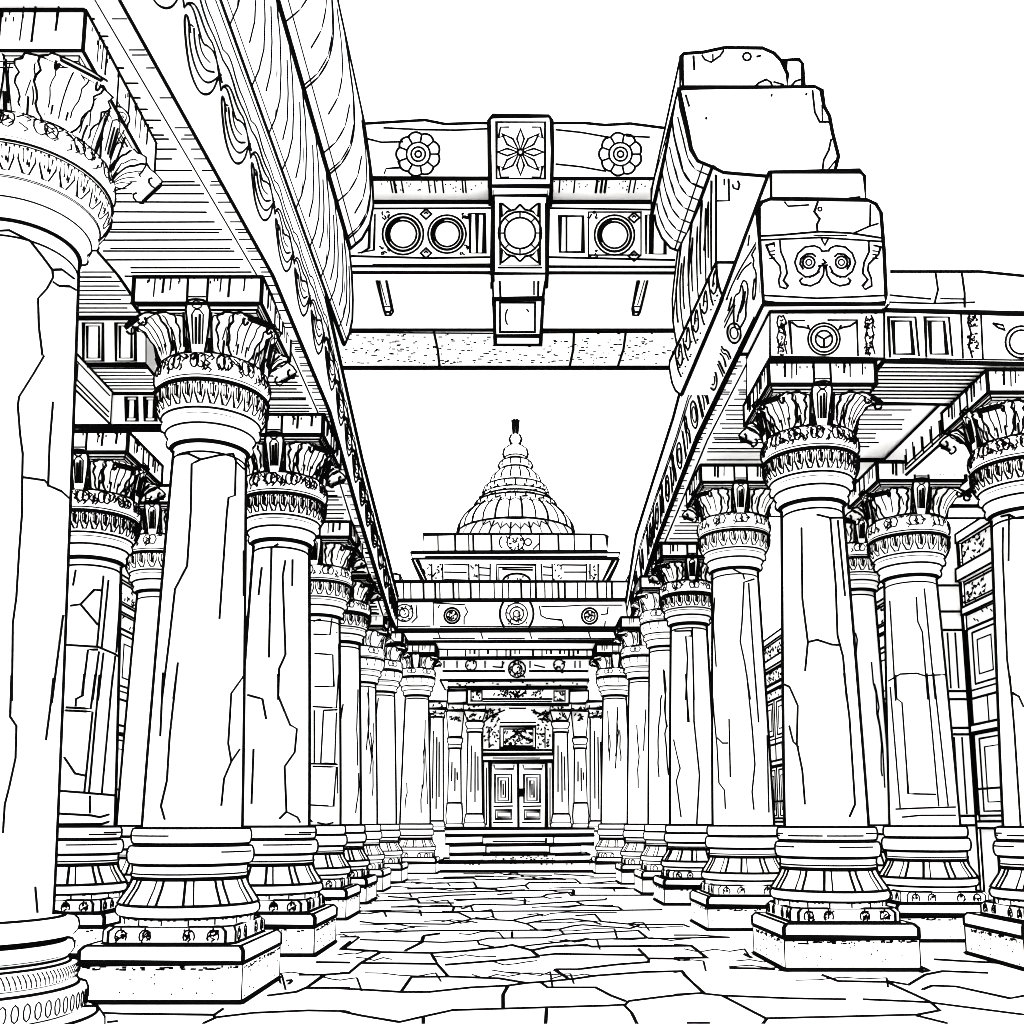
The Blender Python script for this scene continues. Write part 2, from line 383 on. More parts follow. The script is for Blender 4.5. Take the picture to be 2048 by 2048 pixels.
        for q in (-1, 1):
            leaf(a+q*.36, .52, 1.06, .62, 1.42, .15, .0, 0, .8, 1, T)
            leaf(a+q*.57, .52, 1.06, .76, 1.43, .27, .08, 2 if near else (1 if mid else 0), .7, 0, M, .28)
            # black strokes painting the deep shade between the leaves
            for da, ww in (((.21, 2.0), (.45, 1.0), (.70, 1.0)) if near else ((.21, 1.0),)):
                b.tube([(.535*math.cos(a+q*da), .535*math.sin(a+q*da), 1.07), (.55*math.cos(a+q*da), .55*math.sin(a+q*da), 1.13), (.58*math.cos(a+q*da), .58*math.sin(a+q*da), 1.2)], M*ww)
            b.tube([(.63*math.cos(a+q*.22), .63*math.sin(a+q*.22), 1.45), (.56*math.cos(a+q*.25), .56*math.sin(a+q*.25), 1.12)], M)
            b.tube([(.645*math.cos(a+q*.5), .645*math.sin(a+q*.5), 1.45), (.58*math.cos(a+q*.42), .58*math.sin(a+q*.42), 1.2)], T)
        c = a+math.pi/4
        leaf(c, .53, 1.07, .90, 1.44, .34, .35, 3 if near else (2 if mid else 0), .8, 0, M, .22)
        e = (math.cos(c), math.sin(c)); t = (-e[1], e[0])
        for off in (-.13, .13):                                   # curled tip
            b.tube([(e[0]*(.86+.05*math.cos(x))+t[0]*off, e[1]*(.86+.05*math.cos(x))+t[1]*off, 1.32+.05*math.sin(x)) for x in [i*.7 for i in range(9)]], M)
        b.tube([(e[0]*.90+t[0]*o_, e[1]*.90+t[1]*o_, 1.32) for o_ in (-.13, .13)], K*1.3)
    fin('leaf_crown', b)
    # abacus
    b = MB(ref)
    for h, z0, z1, px in ((.585,1.455,1.485,T),(.60,1.487,1.525,T),(.64,1.53,HCAP-.035,K*1.15)):
        A = [(-h,-h,z0),(h,-h,z0),(h,h,z0),(-h,h,z0)]; b.prism3(A, [(x, y, z1) for x, y, _ in A], px)
    for side in range(4):
        a = math.pi/2*side
        def S(u, z, d=.643): x, y = u, -d; return (x*math.cos(a)-y*math.sin(a), x*math.sin(a)+y*math.cos(a), z)
        b.tube([S(-.1,1.53),S(-.1,HCAP-.03)], M); b.tube([S(.1,1.53),S(.1,HCAP-.03)], M); b.tube([S(-.1,1.60),S(.1,1.60)], T)
        for u in (-.42,-.36,-.28,.26,.33,.47):
            u += random.uniform(-.03, .03); b.tube([S(u, HCAP-.01), S(u-.01, 1.53+random.uniform(.05, .14))], M if random.random() < .5 else T)
        if near:
            for _ in range(14):
                u = random.uniform(-.55, .55); z = HCAP-random.uniform(.03, .1); b.tube([S(u, z), S(u, z-.03)], T)
    fin('abacus', b)
    LODS[ref] = D
    return D

CRACK = {}
def zl(tag, *ls): return [zm(tag, l) for l in ls]
CRACK['L1'] = zl('A', [(0,1305),(50,1290),(165,1320),(235,1390),(290,1450),(295,1490),(260,1560),(210,1625),(215,1780),(235,1932)], [(290,1450),(345,1435),(415,1470)], [(295,1515),(330,1530),(390,1518),(425,1530)])+\
 zl('D', [(245,0),(185,110),(105,250),(98,300),(110,450),(125,560),(122,700),(120,900),(105,1100),(90,1350),(70,1500),(65,1932)], [(295,245),(275,500),(268,720)], [(127,688),(248,688),(275,715),(345,735),(392,770)], [(355,1430),(290,1932)])+\
 zl('E', [(62,0),(55,230),(90,280),(85,460),(50,620),(25,720),(15,880)], [(300,0),(290,100),(257,355)], [(197,1182),(210,1332)])
CRACK['L2'] = zl('D', [(985,598),(1040,585),(1110,610),(1200,580),(1285,560),(1300,600),(1295,790),(1260,805),(1250,900),(1210,1480)], [(1110,610),(1060,640),(1055,900),(1035,1200),(970,1330),(940,1600),(900,1932)], [(1300,600),(1340,635),(1370,640)], [(1342,1090),(1342,1345)], [(985,1730),(960,1932)])+\
 zl('E', [(905,0),(890,350)], [(978,0),(940,350),(925,590),(893,730),(935,880)], [(1345,0),(1275,100),(1258,380),(1275,480),(1235,575),(1205,880)], [(1275,480),(1322,410)])
CRACK['L3'] = zl('D', [(1410,1050),(1470,1050),(1480,1000),(1540,995),(1615,1005),(1612,1300)], [(1480,1055),(1515,1088),(1560,1055),(1690,1055)], [(1500,1090),(1485,1700)], [(1575,1160),(1560,1250),(1575,1680),(1540,1760),(1535,1932)], [(1465,1050),(1430,1360)])+\
 zl('E', [(1535,0),(1535,120),(1600,280),(1637,300),(1625,430),(1570,510),(1580,760),(1640,790),(1655,820),(1635,870)], [(1580,760),(1540,800),(1505,870)], [(1370,120),(1450,140),(1470,250)], [(1402,415),(1385,870)])
CRACK['L4'] = zl('D', [(1730,1500),(1800,1470),(1850,1450),(1860,1560)], [(1730,1570),(1820,1570),(1830,1480)], [(1735,1675),(1835,1680),(1840,1855),(1735,1858)], [(1865,1460),(1870,1932)])+\
 zl('E', [(1725,180),(1855,185),(1865,0)], [(1735,200),(1735,490)], [(1785,200),(1860,195)], [(1785,200),(1770,490),(1855,495)], [(1855,210),(1845,490)], [(1712,495),(1860,498)], [(1725,510),(1855,512),(1838,730),(1700,722)], [(1860,510),(1862,660)], [(1705,795),(1745,840)], [(1750,820),(1800,830),(1838,820)])
CRACK['O1'] = zl('D', [(405,1085),(570,1085),(590,1055),(715,1095)], [(405,1130),(490,1115),(700,1145)], [(435,1130),(405,1310)], [(580,1130),(560,1350),(535,1630)], [(610,1135),(560,1640)], [(675,1150),(640,1660)], [(390,1420),(445,1408),(520,1322),(565,1322)], [(445,1408),(540,1515)], [(372,1635),(540,1635),(665,1680)], [(540,1650),(485,1655),(455,1900)], [(545,1660),(510,1932)], [(570,1665),(540,1932)], [(635,1680),(605,1932)])+\
 zl('E', [(465,0),(455,120),(420,140),(418,180)], [(365,188),(500,190),(525,0)], [(360,205),(510,207),(465,650)], [(548,0),(490,660)], [(620,0),(560,660)], [(355,460),(415,550),(470,560)], [(322,645),(465,655),(640,668)], [(495,670),(495,870)], [(320,770),(500,780),(550,790),(600,775)], [(300,830),(560,828),(600,815)])
CRACK['R1'] = zl('I', [(630,815),(700,795),(760,830),(785,910),(860,935),(945,940)], [(705,975),(710,1370),(740,1610),(725,1770)], [(740,1610),(790,1600),(870,1630),(915,1635)], [(845,810),(860,930),(890,1300),(900,1580),(930,1700),(950,1932)], [(845,810),(865,790),(900,950),(940,1370)])+\
 zl('J', [(935,0),(965,250),(995,720),(935,860)], [(610,50),(640,65),(685,170),(680,380),(710,530),(725,720)], [(638,280),(660,370),(690,400)])
CRACK['R2'] = zl('I', [(235,1220),(300,1195),(380,1240),(388,1270)], [(235,1220),(220,1500),(235,1745)], [(440,1270),(385,1285),(375,1500),(365,1610),(390,1730),(420,1932)], [(405,1205),(410,1290),(430,1600),(455,1932)])+\
 zl('J', [(400,0),(430,300),(445,500),(430,650),(450,850)], [(445,0),(465,270)], [(215,130),(240,400),(250,600),(280,640),(290,850)], [(305,245),(312,570)], [(240,350),(270,380),(300,380)], [(510,340),(520,765)])
CRACK['R3'] = zl('I', [(5,1550),(95,1550),(97,1580),(65,1580),(75,1700),(65,1932)], [(100,1530),(110,1932)])+\
 zl('J', [(65,0),(80,265),(110,265),(107,0)], [(110,260),(140,560),(125,830)], [(0,360),(35,520),(15,590),(40,790)])
CRACK['O2'] = zl('I', [(1185,1250),(1200,1500),(1225,1932)], [(1330,1230),(1345,1500),(1370,1560),(1400,1932)], [(1365,1170),(1440,1932)], [(1170,1255),(1240,1225),(1325,1225),(1370,1215),(1430,1215)], [(1185,1820),(1250,1785),(1340,1785),(1380,1800),(1495,1800)], [(1180,1200),(1300,1175),(1400,1180)])+\
 zl('J', [(1225,0),(1230,130),(1260,155),(1295,660),(1445,665)], [(1395,0),(1460,730),(1470,840)], [(1430,0),(1510,730)], [(1195,65),(1250,740),(1255,840)], [(1225,745),(1350,740),(1550,735)], [(1260,790),(1360,780),(1550,780)])
CRACK['O3'] = zl('I', [(1820,830),(1815,1100),(1840,1700),(1870,1932)], [(1850,905),(1848,1155)], [(1805,905),(1850,900),(1890,925),(1932,928)], [(1865,1885),(1910,1910)])+zl('J', [(1855,0),(1880,300),(1915,840)], [(1870,95),(1905,120),(1932,180)])

def column(key, label, X, Y, ztop, ref, group, zoff=0., cap=None):
    t = thing('column', label, 'column', (X, Y, 0), group)
    D = lod_meshes(ref); al = math.atan2(X, Y)
    K = 5.6 if ref < 15 else (4.4 if ref < 25 else 3.4); T = 2.4 if ref < 15 else 1.8
    zn = ztop-HCAP
    for nm in ('plinth', 'cushion_block', 'base_moulding'):
        o = link(nm, D[nm], t)
        if nm == 'base_moulding': o.rotation_euler.z = -al
    cp = link('capital', D['leaf_crown'], t); cp.location.z = zn
    nk = link('necking', D['necking'], cp); nk.rotation_euler.z = -al
    ab = link('abacus', D['abacus'], cp)
    shaft(t, key, X, Y, HS, zn+.2, .458, .347, K, T)
    return t
def shaft(t, key, X, Y, z0, z1, rb, rt, K, T):
    al = math.atan2(X, Y); D = math.hypot(X, Y)
    fw = (math.sin(al), math.cos(al)); rg = (math.cos(al), -math.sin(al))
    def R(z):
        u = min(1, max(0, (z-z0)/(z1-z0))); return rb+(rt-rb)*(u**1.15)
    b = MB(); n = 14
    prof = [(R(z0+(z1-z0)*i/n), z0+(z1-z0)*i/n) for i in range(n+1)]
    b.lathe(prof, 48, {}, X, Y)
    rr = R(z1-.1)+.004
    b.tube([(X+rr*math.cos(k*.131), Y+rr*math.sin(k*.131), z1-.1) for k in range(48)], T, True)
    for s in (1, -1):
        th = s*(math.pi/2-math.asin(min(.9, rb/D)))
        b.tube([(X+r*(math.sin(th)*rg[0]-math.cos(th)*fw[0]), Y+r*(math.sin(th)*rg[1]-math.cos(th)*fw[1]), z) for r, z in prof], K*1.55)
    def onshaft(px, py):
        Yd = Y
        for _ in range(4):
            x, _y, z = atY(px, py, Yd); rad = R(z)
            # lateral offset from the axis seen from the eye
            xa = X*Yd/Y; lat = (x-xa)*math.cos(al); q = max(-.985, min(.985, lat/rad)); Yd = Y-rad*math.sqrt(1-q*q)*fw[1]
        c = math.sqrt(1-q*q); rad += .009
        return (X+rad*(q*rg[0]-c*fw[0]), Y+rad*(q*rg[1]-c*fw[1]), z)
    if key in CRACK:
        for l in CRACK[key]:
            d = [l[0]]
            for p, q in zip(l, l[1:]):
                m = 1+int(max(abs(p[0]-q[0])/14, abs(p[1]-q[1])/60)); d += [lerp(p, q, (i+1)/m) for i in range(m)]
            P = [onshaft(*p) for p in d]
            P = [p for p in P if z0+.01 < p[2] < z1-.02]
            if len(P) > 1: b.tube(P, T*1.15)
    else:
        rnd = random.Random(hash((round(X, 2), round(Y, 2))) & 0xffff)
        for _ in range(5):
            a = rnd.uniform(-1.1, 1.1); z = rnd.uniform(z0+.2, z1-1.6); P = []
            for i in range(rnd.randint(4, 9)):
                r = R(z)+.008; P.append((X+r*(math.sin(a)*rg[0]-math.cos(a)*fw[0]), Y+r*(math.sin(a)*rg[1]-math.cos(a)*fw[1]), z))
                z += rnd.uniform(.1, .45); a += rnd.uniform(-.12, .12)
                if z > z1-.1: break
            b.tube(P, T)
    b.build('shaft', t)
def Xof(px, Y): return atY(px, 1665, Y)[0]
def ztop(py, Yf): return zat(py, Yf)
GL, GR = 'columns of the left colonnade', 'columns of the right colonnade'
LC = [('L2', 385, 10.1, 547, 'cracked white column on the square plinth nearest the lower left corner', 10),
      ('L3', 543, 13.3, 823, 'cracked white column just behind the lower-left foreground column, overlapping its right side', 13),
      ('L4', 625, 17.9, 1039, 'white column with square block joints on its shaft, fourth along the left row', 18),
      ('L5', 674, 21.2, 1122, 'slim white column fourth from the front along the left edge of the paving', 21),
      ('L6', 714, 24.8, 1226, 'slim white column fifth from the front along the left edge of the paving', 25),
      ('L7', 757, 28.3, 1262, 'slim white column next to the left entrance column, last of the left row', 29)]
for k, px, Y, yt, lab, ref in LC:
    column(k, lab, Xof(px, Y), Y, ztop(yt, Y-.64), ref, GL)
RC = [('R1', 1653, 12.1, 718, 'cracked white column on the square plinth nearest the viewer right of the paving', 12),
      ('R2', 1487, 16.25, 926, 'cracked white column next behind the front right column beside the paving', 16),
      ('R3', 1388, 20.9, 1083, 'white column third from the front along the right edge of the paving', 21),
      ('R4', 1338, 24.0, 1150, 'slim white column half hidden behind the third column of the right row', 25),
      ('R5', 1291, 27.6, 1232, 'slim white column next to the right entrance column, last of the right row', 29)]
for k, px, Y, yt, lab, ref in RC:
    column(k, lab, Xof(px, Y), Y, ztop(yt, Y-.64), ref, GR)
GE = 'columns at the temple entrance'
column('E1', 'pale column left of the steps carrying the portico beam', Xof(830, 32.9), 32.9, ztop(1287, 32.3), 33, GE)
column('E2', 'pale column right of the steps carrying the portico beam', Xof(1233, 32.9), 32.9, ztop(1287, 32.3), 33, GE)
GO = 'outer columns of the aisles'
column('O1', 'masonry-jointed column standing left of the lower-left foreground column, behind the corner column', Xof(150, 13.3), 13.3, ztop(857, 12.65), 13, GO)
column('O1b', 'column almost hidden behind the lower-left foreground column in the left aisle', Xof(298, 15.9), 15.9, ztop(968, 15.3), 16, GO)
column('O2', 'masonry-jointed column just right of the front right column in the right aisle', Xof(1850, 14.8), 14.8, ztop(921, 14.2), 16, GO)
column('O3', 'column cut by the right edge of the picture', Xof(2096, 12.1), 12.1, ztop(733, 11.45), 12, GO)
column('O4', 'column mostly hidden between the front right column and the aisle column right of it', Xof(1733, 19.2), 19.2, ztop(1003, 18.6), 18, GO)

# the big corner column without plinth
def corner_column():
    X, Y = Xof(-51, 6.45), 6.45
    zt = zat(9, 5.8)
    t = thing('column', 'largest column, standing without plinth at the left edge, capital filling the top left corner', 'column', (X, Y, 0), GL)
    al = math.atan2(X, Y); D = lod_meshes(6.4); zn = zt-HCAP
    cp = link('capital', D['leaf_crown'], t); cp.location.z = zt-1.474; cp.scale.z = .77
    nk = link('necking', D['necking'], cp); nk.rotation_euler.z = -al
    ab = link('abacus', D['abacus'], cp); ab.scale.z = 1/.77; ab.location.z = -.4883
    zs = 1.02; zn = zt-HCAP*.8-.04
    shaft(t, 'L1', X, Y, zs, zn+.2, .475, .365, 6, 2.6)
    b = MB(6.4); pr = []; rings = {}
    def sa(p, a=0, c=0):
        if a: rings[len(pr)] = a
        pr.extend(p)
        if c: rings[len(pr)-1] = c
    sa([(.84,.0),(.82,.36),(.78,.42)],6,5); sa([(.67,.43)],0,0); sa(torus(.655,.715,.445,.60,5),5,6); sa([(.65,.61),(.64,.62)],0,0)
    sa(torus(.60,.655,.63,.735,5),5,5); sa([(.58,.75),(.59,.765)],0,3); sa(torus(.565,.615,.78,.865,5),4,5); sa([(.56,.875),(.565,.885)],0,3); sa(torus(.55,.635,.895,1.015,6),5,6); sa([(.475,1.02)])
    b.lathe(pr, 64, rings, merid=6)
    for k in range(64):
        a = 2*math.pi*k/64; r = .716
        b.tube([(r*math.cos(a+.03*math.cos(x)), r*math.sin(a+.03*math.cos(x)), .52+.05*math.sin(x)) for x in [i*.785 for i in range(8)]], 1.4, True)
        for o in (0, .05):
            b.tube([((.643+.014*math.sin(math.pi*q))*math.cos(a+o-.05*q), (.643+.014*math.sin(math.pi*q))*math.sin(a+o-.05*q), .645+.08*q) for q in (0, .5, 1)], 1.6)
    o = b.build('base_moulding', t); o.rotation_euler.z = -al
corner_column()

# ------------------------------------------------------------------ entablatures over the colonnades
def yint(poly, y):       # x on a picture polyline at row y
    for (x0, y0), (x1, y1) in zip(poly, poly[1:]):
        if min(y0, y1) <= y <= max(y0, y1): return x0+(x1-x0)*(y-y0)/((y1-y0) or 1)
    (x0, y0), (x1, y1) = (poly[0], poly[1]) if abs(y-poly[0][1]) < abs(y-poly[-1][1]) else (poly[-2], poly[-1])
    return x0+(x1-x0)*(y-y0)/(y1-y0)
def zon(X, Y, poly, z0, z1):   # height where the vertical at (X,Y) meets a picture polyline
    best = None
    for i in range(400):
        z = z0+(z1-z0)*i/399; x, y = proj(X, Y, z); e = abs(yint(poly, y)-x)
        if best is None or e < best[0]: best = (e, z)
    return best[1]
YE = 14.35      # far end of the heavy upper courses
def entab_left():
    t = thing('entablature', 'left entablature with scroll-carved beam and ribbed overhanging courses', 'entablature', (-3.2, 14, 6.8), 'entablatures over the two colonnades')
    a_nodes = [(3.0, None), (5.8, (239,0)), (9.45, (545,550)), (12.6, (659,823)), (17.2, (720,1039)), (24.1, (779,1231)), (31.9, (793,1262))]
    low = []
    for Y, p in a_nodes:
        if p: low.append(atY(*p, Y))
    low[-1] = (low[-1][0], 31.9, low[-1][2])
    p, q = low[0], low[1]; low.insert(0, lerp(p, q, -(5.8-1.5)/(9.45-5.8)))
    bl = [(409,0),(600,453),(690,700),(696,800),(735,960),(789,1160)]
    # top of the carved face
    top = []
    xr = atY(691, 700, YE)
    for P in low:
        if P[1] < YE: top.append((xr[0], P[1], xr[2]))
        else:
            top.append((P[0], P[1], P[2]+1.12))
    # resample along Y
    def samp(L, Y):
        for a, b in zip(L, L[1:]):
            if a[1] <= Y <= b[1]: return lerp(a, b, (Y-a[1])/(b[1]-a[1]))
        return L[-1] if Y > L[-1][1] else L[0]
    def S(Y, v, off=.004):
        a, b = samp(low, Y), samp(top, Y); p = lerp(a, b, v); return (p[0]+off, p[1], p[2])
    ys = sorted(set([P[1] for P in low]+[1.5+i*(31.9-1.5)/30 for i in range(31)]))
    m = MB(); wdt = 1.55
    for y0, y1 in zip(ys, ys[1:]):
        A, B, C, E_ = S(y0,0,0), S(y1,0,0), S(y1,1,0), S(y0,1,0)
        m.face([A,B,C,E_]); o = lambda p: (p[0]-wdt, p[1], p[2])
        m.face([o(A),o(B),o(C),o(E_)]); m.face([A,B,o(B),o(A)]); m.face([E_,C,o(C),o(E_)])
    e = S(31.9,0,0), S(31.9,1,0); m.face([e[0],e[1],(e[1][0]-wdt,)+e[1][1:],(e[0][0]-wdt,)+e[0][1:]])
    m.tube([S(y,0,0) for y in ys], 6); m.tube([S(y,1,0) for y in ys], 6.5)
    m.tube([S(31.9,0,0),S(31.9,1,0)], 4)
    m.tube([(S(y,0)[0]-wdt, y, S(y,0)[2]) for y in ys], 5)
    # chamfer strip, then ink hatching that draws shade on the soffit
    m.tube([(S(y,0)[0]-.16, y, S(y,0)[2]-.003) for y in ys], 2)
    rnd = random.Random(3); y = 3.
    while y < 30:
        p = S(y,0); a = rnd.uniform(.0, .12); bq = rnd.uniform(.02, .2); z = p[2]-.004
        m.tube([(p[0]-.18-a, y, z), (p[0]-wdt+bq, y+rnd.uniform(-.01, .01), z)], 2.3)
        if rnd.random() < .8: m.tube([(p[0]-.02, y, z), (p[0]-.02-rnd.uniform(.06, .12), y, z)], 2)
        y += rnd.choice((.05, .09, .13, .16))*(1 if y < 13 else 1.6)
    # running scroll
    def wave(pts, y0, L, px): m.tube([S(y0+u*L, v) for u, v in smooth(pts)], px)
    y = 4.2
    while y < 30:
        L = .92 if y < 12 else (1.1 if y < 18 else 1.5)
        if not (6.9 < y < 6.9):
            V = lambda L_: [(u, .24+(v-.17)*.62) for u, v in L_]
            wave(V([(.95,.74),(.85,.64),(.70,.42),(.50,.26),(.30,.17),(.10,.20),(.0,.34),(-.06,.52),(.02,.60),(.10,.50)]), y, L, 3)
            wave(V([(.86,.66),(.62,.44),(.42,.33),(.22,.31),(.08,.40),(.06,.55),(.16,.60)]), y, L, 2.3)
            if y < 20:
                wave(V([(.74,.62),(.52,.48),(.36,.44),(.22,.48),(.18,.60)]), y, L, 2.3)
                wave(V([(.62,.62),(.46,.56),(.36,.56),(.30,.64)]), y, L, 2)
                wave([(.0,.55),(.15,.60),(.30,.56),(.42,.53),(.55,.58),(.75,.63),(.98,.56)], y, L, 2.4)
            else:
                wave([(.1,.30),(.3,.5),(.2,.62),(.6,.5),(.5,.35),(.9,.55)], y, L, 2)
            wave([(-.06,.50),(.05,.58),(.25,.655),(.5,.62),(.75,.665),(.94,.50)], y, L, 2.6)
            wave([(0,.70),(.25,.74),(.5,.69),(.75,.71),(1.,.70)], y, L, 2.3)
            wave([(0,.76),(.25,.83),(.5,.77),(.75,.78),(1.,.76)], y, L, 2)
        y += L
    for v in (.93,): m.tube([S(y_, v) for y_ in ys if y_ < 31], 2)
    m.build('architrave', t)
    # frieze and cornice: convex courses, ending at YE
    fr_in = [(688,690),(697,668),(703,640),(704,600),(702,550),(697,500)]
    co_in = [(700,497),(722,478),(738,450),(745,412),(743,360),(735,300),(727,246)]
    for nm, inn, step, w0 in (('frieze', fr_in, .36, 2.4), ('cornice', co_in, .55, 2.4)):
        f = MB(); prof = [atY(x, y, YE) for x, y in inn]
        back = min(p[0] for p in prof)-1.3
        Bk = prof+[(back, YE, prof[-1][2]), (back, YE, prof[0][2])]
        A = [(p[0], 1.2, p[2]) for p in Bk]
        f.prism3(Bk, A, 0); f.tube(Bk[:len(prof)], 5.5); 
        f.tube([Bk[0], A[0]], 6); f.tube([Bk[len(prof)-1], A[len(prof)-1]], 6)
        f.tube([lerp(prof[0], prof[1], .5), add(lerp(prof[0], prof[1], .5), (0, -12.5, 0))], 2)
        k, Y = 0, YE-.25
        while Y > 2.5:
            q = [(p[0]+.004, Y, p[2]) for p in prof]
            if nm == 'cornice':
                if k % 3 == 0: f.tube(smooth(q), 3.2); f.tube([(p[0], p[1]-.06, p[2]) for p in smooth(q)], 2.3)
                else: f.tube(smooth(q[(1 if k % 2 else 0):(6 if k % 2 else 4)]), 2.6)
            else:
                f.tube(q[(0 if k % 2 else 1):(6 if k % 2 else 5)], 2.3)
                if k % 4 == 1: f.tube([lerp(q[1], q[5], .0), add(lerp(q[2], q[3], .5), (0, -.16, 0)), q[5]], 2.2)
            Y -= step*(.75+.5*((k*37) % 11)/11); k += 1
        f.build(nm, t)
entab_left()

def entab_right():
    t = thing('entablature', 'right entablature with broken blocks at its near end and scrolls on its end face', 'entablature', (3.4, 14, 6.8), 'entablatures over the two colonnades')
    Y0 = 11.35
    nodes = [(Y0, (1527,608)), (15.6, (1394,880)), (20.25, (1314,1083)), (31.9, (1258,1250))]
    low = [atY(*p, Y) for Y, p in nodes]
    e0 = atY(1518, 477, Y0)
    tops = [atY(*p, Y) for Y, p in ((Y0, (1540,343)), (11.73, (1446,593)), (15.6, (1370,750)), (17, (1348,834)), (25, (1274,1068)), (31.9, (1253,1205)))]
    def samp(L, Y):
        for a, b in zip(L, L[1:]):
            if a[1] <= Y <= b[1]: return lerp(a, b, (Y-a[1])/(b[1]-a[1]))
        return L[-1] if Y > L[-1][1] else L[0]
    def S(Y, v, off=.004):
        p = lerp(samp(low, Y), samp(tops, Y), v); return (p[0]-off, p[1], p[2])
    ys = sorted(set([P[1] for P in low]+[P[1] for P in tops]+[Y0+i*(31.9-Y0)/24 for i in range(25)]))
    m = MB(); wd = 1.5
    for y0, y1 in zip(ys, ys[1:]):
        A, B, C, D = S(y0,0,0), S(y1,0,0), S(y1,1,0), S(y0,1,0); o = lambda p: (p[0]+wd, p[1], p[2])
        m.face([A,B,C,D]); m.face([o(A),o(B),o(C),o(D)]); m.face([A,B,o(B),o(A)]); m.face([D,C,o(C),o(D)])
    for y in (Y0, 31.9):
        a, b_ = S(y,0,0), S(y,1,0)
        m.face([a,b_,(b_[0]+wd,)+b_[1:],(a[0]+wd,)+a[1:]])
    m.tube([S(y,0,0) for y in ys], 6.5); m.tube([S(y,1,0) for y in ys], 6.5); m.tube([S(31.9,0,0),S(31.9,1,0)], 4)
    m.tube([(S(y,0)[0]+.17, y, S(y,0)[2]-.003) for y in ys], 2.2)
    m.tube([(S(y,0)[0]+wd, y, S(y,0)[2]) for y in ys], 4)
    rnd = random.Random(5); y = Y0+.1  # close black lines hatch shade onto the soffit
    while y < 30:
        p = S(y,0); z = p[2]-.004
        m.tube([(p[0]+.2+rnd.uniform(0,.1), y, z), (p[0]+wd-rnd.uniform(.02,.3), y, z)], 2.2)
        m.tube([(p[0]+.02, y, z), (p[0]+.02+rnd.uniform(.05,.12), y, z)], 2)
        y += rnd.choice((.07,.12,.17,.22))*(1 if y < 16 else 1.4)
    def wave(pts, y0, L, px): m.tube([S(y0+u*L, v) for u, v in smooth(pts)], px)
    for v in (.06,.62,.68): m.tube([S(y_, v) for y_ in ys], 2)
    # oval medallions and vines along the inner face
    # marks on the raked near flank
    P0, P1, P2 = S(Y0,0,0), S(Y0,1,0), S(11.73,1,0); N = norm(cross(sub(P1,P0), sub(P2,P0)))
    def onflank(pts):
        out = []
        for x, y in pts:
            a = atY(x, y, 11.); d = sub(a, (0,0,EYE)); k = sum(N[i]*(P0[i]-(0,0,EYE)[i]) for i in range(3))/sum(N[i]*d[i] for i in range(3))
            q = add((0,0,EYE), mul(d, k)); out.append((q[0]-.002, q[1]-.004, q[2]))
        return out
    for L, c_ in (([(655,1410),(640,1440),(635,1480),(610,1490),(600,1530),(600,1620),(605,1670),(628,1685),(650,1650),(670,1610),(665,1560),(682,1480),(675,1420),(655,1410)],1),
              ([(650,1440),(655,1490),(640,1560),(625,1600),(620,1640)],0),([(665,1470),(660,1530),(635,1590)],0),([(700,1270),(715,1300),(705,1330),(725,1360),(725,1420),(720,1500),(708,1525),(705,1480),(715,1400)],0),
              ([(700,1310),(650,1350),(620,1410)],0),([(745,1170),(690,1260),(640,1340),(590,1440),(560,1520)],0),([(735,1210),(700,1270)],0),([(730,1035),(728,1150)],0),([(688,1160),(680,1220)],0),([(590,1500),(570,1580)],0),([(745,1190),(748,1480)],0)):
        m.tube(onflank(zm('C', smooth(L))), 2.4)
    y = 12.1
    while y < 30:
        L = .5
        wave([(.5+.5*math.cos(x), .34+.2*math.sin(x)) for x in [i*.524 for i in range(13)]], y, L, 2.6)
        wave([(.5+.28*math.cos(x), .34+.12*math.sin(x)) for x in [i*.628 for i in range(11)]], y, L, 2)
        wave([(1.6,.12),(1.5,.3),(1.75,.4),(1.6,.55),(1.9,.6),(2.1,.45),(1.95,.3),(2.2,.15)], y, L, 2.4)
        wave([(1.75,.14),(1.68,.28),(1.9,.36),(1.8,.5)], y, L, 2)
        wave([(2.5,.1),(2.45,.5)], y, L, 2.4); wave([(2.7,.1),(2.6,.55)], y, L, 2)
        y += 1.55 if y < 20 else 2.4
    m.build('architrave', t)
    # end blocks of the architrave
    b = MB(); F1 = Face(b, Y0-.085)
    b.prism([(1527,608),(1519,478),(1514,420),(1524,404),(1540,398),(1735,400),(1752,408),(1762,425),(1768,500),(1772,590),(1770,608)], Y0-.08, Y0+1.2, 5.5, edges=(0,3,8))
    F1.line([(1519,472),(1560,470),(1640,463),(1700,466),(1765,476)], 3); F1.line([(1520,480),(1640,475),(1720,480),(1766,483)], 2.5)
    F1.line(zm('C', [(1065,975),(1045,1030),(1075,1070),(1060,1100),(1062,1140)]), 3); F1.circ(1640,418,4,2,8)
    F1.line(zm('C', [(880,975),(900,1000),(1015,993)]), 2.4); F1.line(zm('C', [(1355,990),(1352,1105)]), 2.4); F1.line(zm('C', [(1260,1150),(1350,1110),(1400,1095)]), 2.4)
    F1.line(zm('C', [(1040,1160),(1225,1162)]), 2); F1.line(zm('C', [(1085,1180),(1103,1215),(1122,1180)]), 2.6)
    F1.line(zm('C', [(745,1010),(745,1160)]), 2.4)
